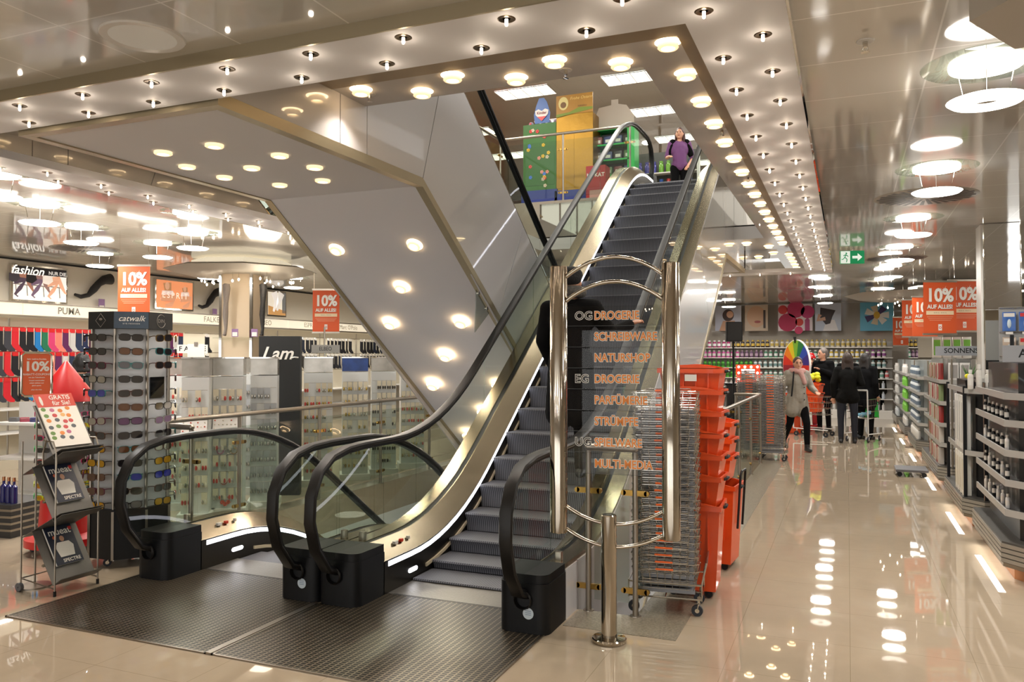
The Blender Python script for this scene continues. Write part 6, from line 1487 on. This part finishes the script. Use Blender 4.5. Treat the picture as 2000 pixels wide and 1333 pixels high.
# woman in the grey coat walking towards the entrance
q = G(1557, 881, 'z', 0)
t = person('person in a light grey quilted coat and pink scarf striding along the aisle', (q.x, q.y, 0), .5, 1.66,
    dict(hed=(0, -.05, 1.56), face=-.25, kL=(.10, -.17, .50), aL=(.09, -.20, .10), hR=(-.08, .02, .90), kR=(-.10, .06, .50), aR=(-.08, .36, .17), footR=(0, -.85, -.5), eL=(.27, .0, 1.13), wL=(.24, -.24, 1.06), eR=(-.27, .06, 1.10), wR=(-.25, .0, .86)),
    (GREYC, .20, 1), (BLK, 1), '1b1a1a', '3a2416', 0, bulk=1.18)
V = Vector
blob([('c', (.11 * math.cos(a), .09 * math.sin(a) - .01, 1.43), (.11 * math.cos(a + .6), .09 * math.sin(a + .6) - .01, 1.43), .05, .05) for a in [i * .6 for i in range(11)]] + [('c', (.02, -.11, 1.40), (.07, -.16, 1.22), .05, .04)], .012, PINKS, 'scarf', t)
for s_ in (-1, 1):
    a = V((s_ * .03, -.135, 1.572)); fm = Rz(-.25); MB().tube([V((0, -.05, 1.56)) + fm @ V((s_ * .032 + .022 * math.cos(q_), -.098, .012 + .016 * math.sin(q_))) for q_ in [i * PI / 6 for i in range(12)]], .002, 4, closed=True).build('spectacles', BLACKP, t)
for k in range(4): MB().ball((.06, -.165, 1.25 - .11 * k), .011, 8, 6).build('button', BLACKP, t)
MB().tube([(-.12, -.14, 1.42), (-.15, -.165, 1.2), (-.17, -.15, .98)], .014, 6).build('bag_strap', BLACKP, t)
# standing group
q = G(1656, 866, 'z', 0)
person('person with long brown hair seen from behind in a dark quilted jacket and blue jeans', (q.x, q.y, 0), PI + .1, 1.72, dict(eL=(.25, .02, 1.12), wL=(.24, -.04, .86), eR=(-.25, .03, 1.12), wR=(-.16, -.22, 1.10), hL=(.1, 0, .9), kL=(.12, -.01, .49), aL=(.12, .0, .09), kR=(-.12, -.01, .49), aR=(-.12, 0, .09)),
    (DK, .08, 1), (NAVYC, 1.0), '0f0f12', '2a1a10', .22, bulk=1.15)
q = G(1609, 843, 'z', 0)
person('bald grey man in a dark open coat and light shirt facing left', (q.x, q.y, 0), -.55, 1.84, dict(face=-.5, eR=(-.25, 0, 1.12), wR=(-.22, -.08, .88), eL=(.24, -.02, 1.14), wL=(.08, -.24, 1.26)),
    (BLK, .28, 1), (BLK, 1), '14110f', '6b625c', 0, bulk=1.12)
q = G(1692, 862, 'z', 0)
person('person in black with long dark hair and boots, standing right of the quilted jacket', (q.x, q.y + .35, 0), PI - .5, 1.72, dict(hL=(.09, 0, .9)), (BLK, .22, 1), (BLK, 1.15), '0d0d0e', '15100e', .2, bulk=1.15)
q = G(1714, 811, 'z', 0)
t = person('person in an olive parka with fur hood and white trainers, rightmost of the group', (q.x, q.y - 1.2, 0), PI + .7, 1.78, dict(), (OLV, .24, 1), (BLK, 1), 'd8d5d0', '2a1f16', .12, bulk=1.15)
blob([('c', (.13 * math.cos(a), .12 * math.sin(a) + .05, 1.40 + .03 * math.sin(a)), (.13 * math.cos(a + .6), .12 * math.sin(a + .6) + .05, 1.40 + .03 * math.sin(a + .6)), .05, .05) for a in [i * .6 for i in range(11)]], .014, mat('fur hood', '6a5f4c', .95, bump=.8, bscale=60), 'fur_hood', t)
q = G(1657, 838, 'z', 0)
person('person with brown hair mostly hidden between the bald man and the quilted jacket', (q.x, q.y + .2, 0), PI + .2, 1.76, dict(), (BLK, .1, 1), (NAVYC, 1), '141414', '3a2416', .06, bulk=1.1)
# clown by the wheel
q = G(1582, 838, 'z', 0)
t = person('person in a red polka-dot hat and blue clothes beside the rainbow wheel', (q.x, q.y + .4, 0), .3, 1.66, dict(), (mat('blue smock', '2c4a9a', .8), .1, 1), (mat('red trousers', 'a02020', .8), 1.2), '2a2a80', '7a2a20', 0, bulk=1.1)
blob([('e', (0, -.02, 1.66), (.13, .13, .06)), ('e', (0, -.02, 1.70), (.10, .10, .09))], .014, RED, 'polka_dot_hat', t)
for i in range(14):
    a = i * 2.4; MB().ball((.115 * math.cos(a), -.02 + .115 * math.sin(a), 1.66 + .05 * math.sin(i)), .014, 8, 5).build('white_dot', PAPER, t)
# man on the escalator, back to the camera, right hand on the rail
ym = 6.55; zs = PB(ym + .1) + .06
t = person('person in a long black coat and dark knitted hat riding up the escalator', (-2.2, ym, zs), PI - .12, 1.80, dict(sR=(-.20, 0, 1.36), sL=(.2, 0, 1.36), eR=(-.30, -.13, 1.15), wR=(-.40, -.30, 1.235), eL=(.24, .03, 1.10), wL=(.22, -.10, .90), cl=.8), (BLK, .42, 1), (BLK, 1.15), '0b0b0c', '1a1512', 0, bulk=1.16, hat=1)
blob([('e', (0, -.005, 1.635), (.098, .108, .075)), ('e', (0, .02, 1.60), (.1, .1, .06))], .012, mat('knit hat', '191a1c', .9, bump=.8, bscale=60), 'knitted_hat', t)
blob([('c', (.085 * math.cos(a), .085 * math.sin(a) + .01, 1.495), (.085 * math.cos(a + .6), .085 * math.sin(a + .6) + .01, 1.495), .052, .052) for a in [i * .6 for i in range(11)]], .012, mat('patterned scarf', '4b4a48', .9, vary=.9, bscale=70), 'patterned_scarf', t)
# dark figure between the two sunglasses racks
q = G(158, 955, 'z', 0)
person('person with dark curly hair in dark clothes standing behind the two sunglasses racks', (q.x, q.y, 0), PI + .6, 1.70, dict(), (mat('bottle green coat', '0a1410', .9), .3, 1), (BLK, 1.1), '0e0e0f', '0f0c0c', .1, bulk=1.1)
# shop assistant upstairs
t = person('person with long red hair in a purple top and black cardigan on the upper floor', (-2.93, 15.25, 4.35), .35, 1.68, dict(hed=(0, -.02, 1.57), face=-.35, eR=(-.24, .02, 1.12), wR=(-.22, -.22, 1.08), eL=(.26, .05, 1.10), wL=(.14, -.10, .93)), (mat('purple top', '6a3f70', .8), 0, .45), (BLK, 1), '111111', '3c1712', .26, extra={'topname': 'purple_top'})
blob([('c', (sx * .13, .0, 1.40), (sx * .22, .02, 1.18), .075, .06) for sx in (-1, 1)] + [('e', (0, .07, 1.28), (.17, .07, .17))], .012, BLK, 'cardigan', t)
# ------------------------------------------------------------------ upper floor displays
def cab(name, label, u0, u1, vt, vb, y, c, depth=.5, m=None):
    a = G(u0, vb, 'y', y); b_ = G(u1, vt, 'y', y); t = thing(name, label, 'display', ((a.x + b_.x) / 2, y, 4.35)); W = b_.x - a.x
    return t, W, max(.2, a.z - 4.35), b_.z - 4.35
t, W, z0, z1 = cab('promo_display', 'tall green display box printed with small flowers, on the upper floor', 1022, 1086, 238, 375, 14.6, 0)
bx = MB().box(-W / 2, 0, z0, W / 2, .5, z1).build('box', mat('display green', '296016', .45), t); MB().box(-W / 2 - .03, -.03, 0, W / 2 + .03, .55, z0).build('pallet', mat('pallet blue', '1c2e7a', .5), t)
MB().box(-W / 2 + .03, -.005, z0 + .1, W / 2 - .03, 0, z1 - .45).build('door', mat('display green door', '255a15', .45), t)
fc = ['c83a3a', 'd8b030', '3a6ac0', 'd88a7a', 'c8b8a0']
for k in range(22):
    x = random.uniform(-W * .42, W * .42); z = random.uniform(z0 + .08, z1 - .08); m = MB(); c = fc[k % 5]
    for q_ in range(5): m.ball((x + .022 * math.cos(q_ * 1.257), -.008, z + .022 * math.sin(q_ * 1.257)), (.017, .003, .017), 8, 4)
    m.build('printed_flower', mat('flower ' + c, c, .5), bx)
# plain stand-in instead of the mascot
q = G(1055, 238, 'y', 14.62); t = thing('topper_sign', 'blue cut-out topper with a red and white lettered heart on the green display', 'sign', (q.x, 14.72, q.z))
MB().prism([(-.15, 0), (.15, 0), (.17, .2), (.10, .42), (.04, .5), (-.06, .5), (-.12, .36), (-.17, .18)], 'y', 0, .015).build('blue_board', mat('topper blue', '2c5aa0', .4), t)
MB().prism([(0, .04), (.13, .17), (.14, .25), (.07, .28), (0, .24), (-.07, .28), (-.14, .25), (-.13, .17)], 'y', -.012, -.001).build('heart', PAPER, t)
MB().prism([(0, .04), (.10, .13), (-.10, .13)], 'y', -.016, -.0125).build('red_tip', RED, t)
e = text_mb('Kinder', .075, .018, off=.001); e.xf(T(0, 0, .2)); e.build('letters', mat('letters red black', '8a1414', .5), t)
for k in range(5):
    s_ = thing('sweet_bag', 'small colourful sweet bag on top of the green display', 'sweets', (q.x - .28 + .13 * k, 14.85, q.z), k, group='sweet bags on the green display'); MB().ball((0, 0, .04), (.05, .04, .045), 8, 6).build('bag', mat('bag pastel', ['b07ab0', '5a8ac0', 'c88a6a', 'a0b0c0', 'c05a6a'][k] if False else 'b0a0b8', .4), s_); MB().box(-.02, -.041, .02, .02, -.036, .06).build('label', RED, s_)
t, W, z0, z1 = cab('promo_display', 'tall gold foil display cupboard on the upper floor right of the green one', 1087, 1158, 218, 374, 14.6, 0)
GOLD = mat('gold foil', '94702c', .32, .8, bump=.3, bscale=6)
MB().box(-W / 2, 0, z0, W / 2, .5, z1 - .0).build('box', GOLD, t); MB().box(-W / 2 - .03, -.03, 0, W / 2 + .03, .55, z0).build('pallet', mat('pallet blue', '1c2e7a'), t)
for s_ in (-1, 1): MB().box(s_ * W / 4 - W / 4 + .01, -.006, z0 + .05, s_ * W / 4 + W / 4 - .01, 0, z1 - .35).build('door', GOLD, t)
tp = MB().box(-W / 2, -.01, z1, W / 2, .01, z1 + .38).build('header_board', mat('header amber', '9a6e20', .45, vary=.2, bscale=3), t)
MB().prism([(-W / 2, z1 - .04), (W / 2, z1 + .06), (W / 2, z1 + .1), (.1, z1 + .12), (-.1, z1 + .04), (-W / 2, z1 + .02)], 'y', -.014, -.011).build('green_wave', mat('wave green', '6a7a20', .5), tp)
MB().prism(ell(-W * .3, z1 + .22, .10, .13), 'y', -.016, -.011).build('printed_egg', mat('egg pale', 'c8b878', .5), tp); MB().prism(ell(-W * .3, z1 + .19, .06, .06), 'y', -.018, -.0155).build('printed_nest', mat('nest brown', '6a4a24', .5), tp)
e = text_mb('Frohe Ostern', .08, .013, shear=.3); e.xf(T(W * .18, 0, z1 + .30)); e.build('letters', mat('letters gold', 'd8b868', .4), tp); e = text_mb('FERRERO', .045, .013); e.xf(T(W * .22, 0, z1 + .14)); e.build('letters', mat('letters brown', '4a3410', .4), tp)
t, W, z0, z1 = cab('promo_display', 'green framed sweets shelf with a house-shaped pale topper, behind the railing', 1160, 1232, 243, 372, 14.9, 0)
MB().box(-W / 2, .3, z0, W / 2, .35, z1).build('back', mat('shelf dark', '3a3c38', .5), t)
for s_ in (-1, 1): MB().box(s_ * W / 2 - .07, 0, z0, s_ * W / 2 + .07, .35, z1).build('green_side', mat('frame green', '4a9a1e', .5), t)
for k in range(4): MB().box(-W / 2, 0, z0 + .25 + .3 * k, W / 2, .35, z0 + .28 + .3 * k).build('shelf', mat('frame green', '4a9a1e'), t)
MB().prism([(-W * .55, z1), (W * .55, z1), (W * .55, z1 + .2), (W * .35, z1 + .42), (W * .12, z1 + .46), (W * .12, z1 + .55), (-W * .06, z1 + .55), (-W * .06, z1 + .45), (-W * .4, z1 + .42), (-W * .52, z1 + .2)], 'y', .1, .12).build('house_topper', mat('topper beige', 'a89c8e', .6), t)
for k in range(12):
    s_ = thing('sweet_box', 'sweets box on the green framed shelf upstairs', 'sweets', (t.location.x - .3 + .2 * (k % 4), 15.0, 4.35 + z0 + .28 + .3 * (k // 4)), group='sweets boxes on green shelf'); c = random.choice(['2a3a6a', '6a2a2a', '2a2a2c', '4a6a3a', 'a07030']); MB().rbox(-.08, -.05, 0, .08, .05, .16, .01).build('box', mat('sweet ' + c, c, .4), s_); MB().box(-.05, -.052, .04, .05, -.05, .10).build('print', PAPER, s_)
q = G(1168, 372, 'y', 14.5); t = thing('sweet_stand', 'small red lettered sweets stand at the foot of the green framed shelf', 'display', (q.x, 14.35, 4.35)); MB().box(-.19, 0, 0, .19, .3, .88).build('body', mat('stand red', 'a01a1c', .45), t); MB().box(-.12, -.005, .12, .12, 0, .42).build('picture', mat('stand pale', 'b88a80', .5), t); e = text_mb('KITKAT', .1, .004, off=.002); e.xf(T(0, 0, .7)); e.build('letters', PAPER, t)
# drinks shelf behind the assistant
t = thing('bottle_shelf', 'upstairs shelf of coloured drinking bottles behind the shop assistant', 'shelving', (-3.55, 16.4, 4.35)); MB().box(-.55, .25, 0, .75, .28, 1.6).build('back', mat('shelf dark', '3a3c38'), t)
for z in (.38, .72, 1.10): MB().box(-.55, 0, z, .75, .26, z + .02).build('shelf', WPLAST, t)
for s_ in (-.56, .75): MB().box(s_, 0, 0, s_ + .02, .28, 1.6).build('side', WPLAST, t)
for r, z in enumerate((.40, .74, 1.12)):
    for k in range(8):
        c = random.choice(['3a3a80', '7a2a6a', 'b8302a', '5a8a2a', '2a5ab0', '202a40']); o = thing('drinking_bottle', 'coloured drinking bottle on the %s shelf behind the shop assistant' % ['lower', 'middle', 'upper'][r], 'bottle', (-4.0 + .15 * k, 16.5, 4.35 + z), group='drinking bottles row %d' % r)
        MB().lathe([(0, 0), (.05, 0), (.052, .01), (.052, .17), (.035, .2), (0, .2)], 12).build('body', mat('bottle ' + c, c, .2), o); MB().lathe([(0, .2), (.04, .2), (.04, .25), (0, .25)], 10).build('cap', mat('cap ' + c, c, .4), o)
# orange chocolate displays beyond the left railing
for k in range(6):
    t = thing('promo_display', 'tall orange chocolate display cabinet number %s along the upper left railing' % ['one', 'two', 'three', 'four', 'five', 'six'][k], 'display', (-8.2, 9.0 + 1.25 * k, 4.35), PI / 2)
    MB().box(-.5, 0, 0, .5, .5, 1.5).build('cabinet', mat('cabinet orange', 'b83c14', .4), t); MB().box(-.4, -.02, .9, .4, 0, 1.4).build('front_panel', mat('panel brown', '7a2a14', .4), t)
    e = text_mb('M', .3, .03, off=.012); e.xf(T(0, 0, 1.15)); e.build('letter', PAPER, t)
t = thing('promo_display', 'purple chocolate display at the foot of the upper left railing', 'display', (-6.6, 13.6, 4.35)); MB().box(-.3, 0, 0, .3, .5, .9).build('cabinet', mat('cabinet purple', '4a2a70', .4), t); MB().box(-.25, -.02, .5, .25, 0, .8).build('front_panel', mat('panel lilac', '8a6ab0', .4), t)
# long shelving of toys behind
for k in range(3):
    t = thing('wall_shelving', 'upstairs wall shelving filled with bright boxes, bay %s from the left' % ['one', 'two', 'three'][k], 'shelving', (-9 + 3.2 * k, 26.5, 4.35)); MB().box(0, .5, 0, 3.1, .55, 2.2).build('back', WPLAST, t)
    for z in (.3, .8, 1.3, 1.8): MB().box(0, 0, z, 3.1, .5, z + .03).build('shelf', WPLAST, t)
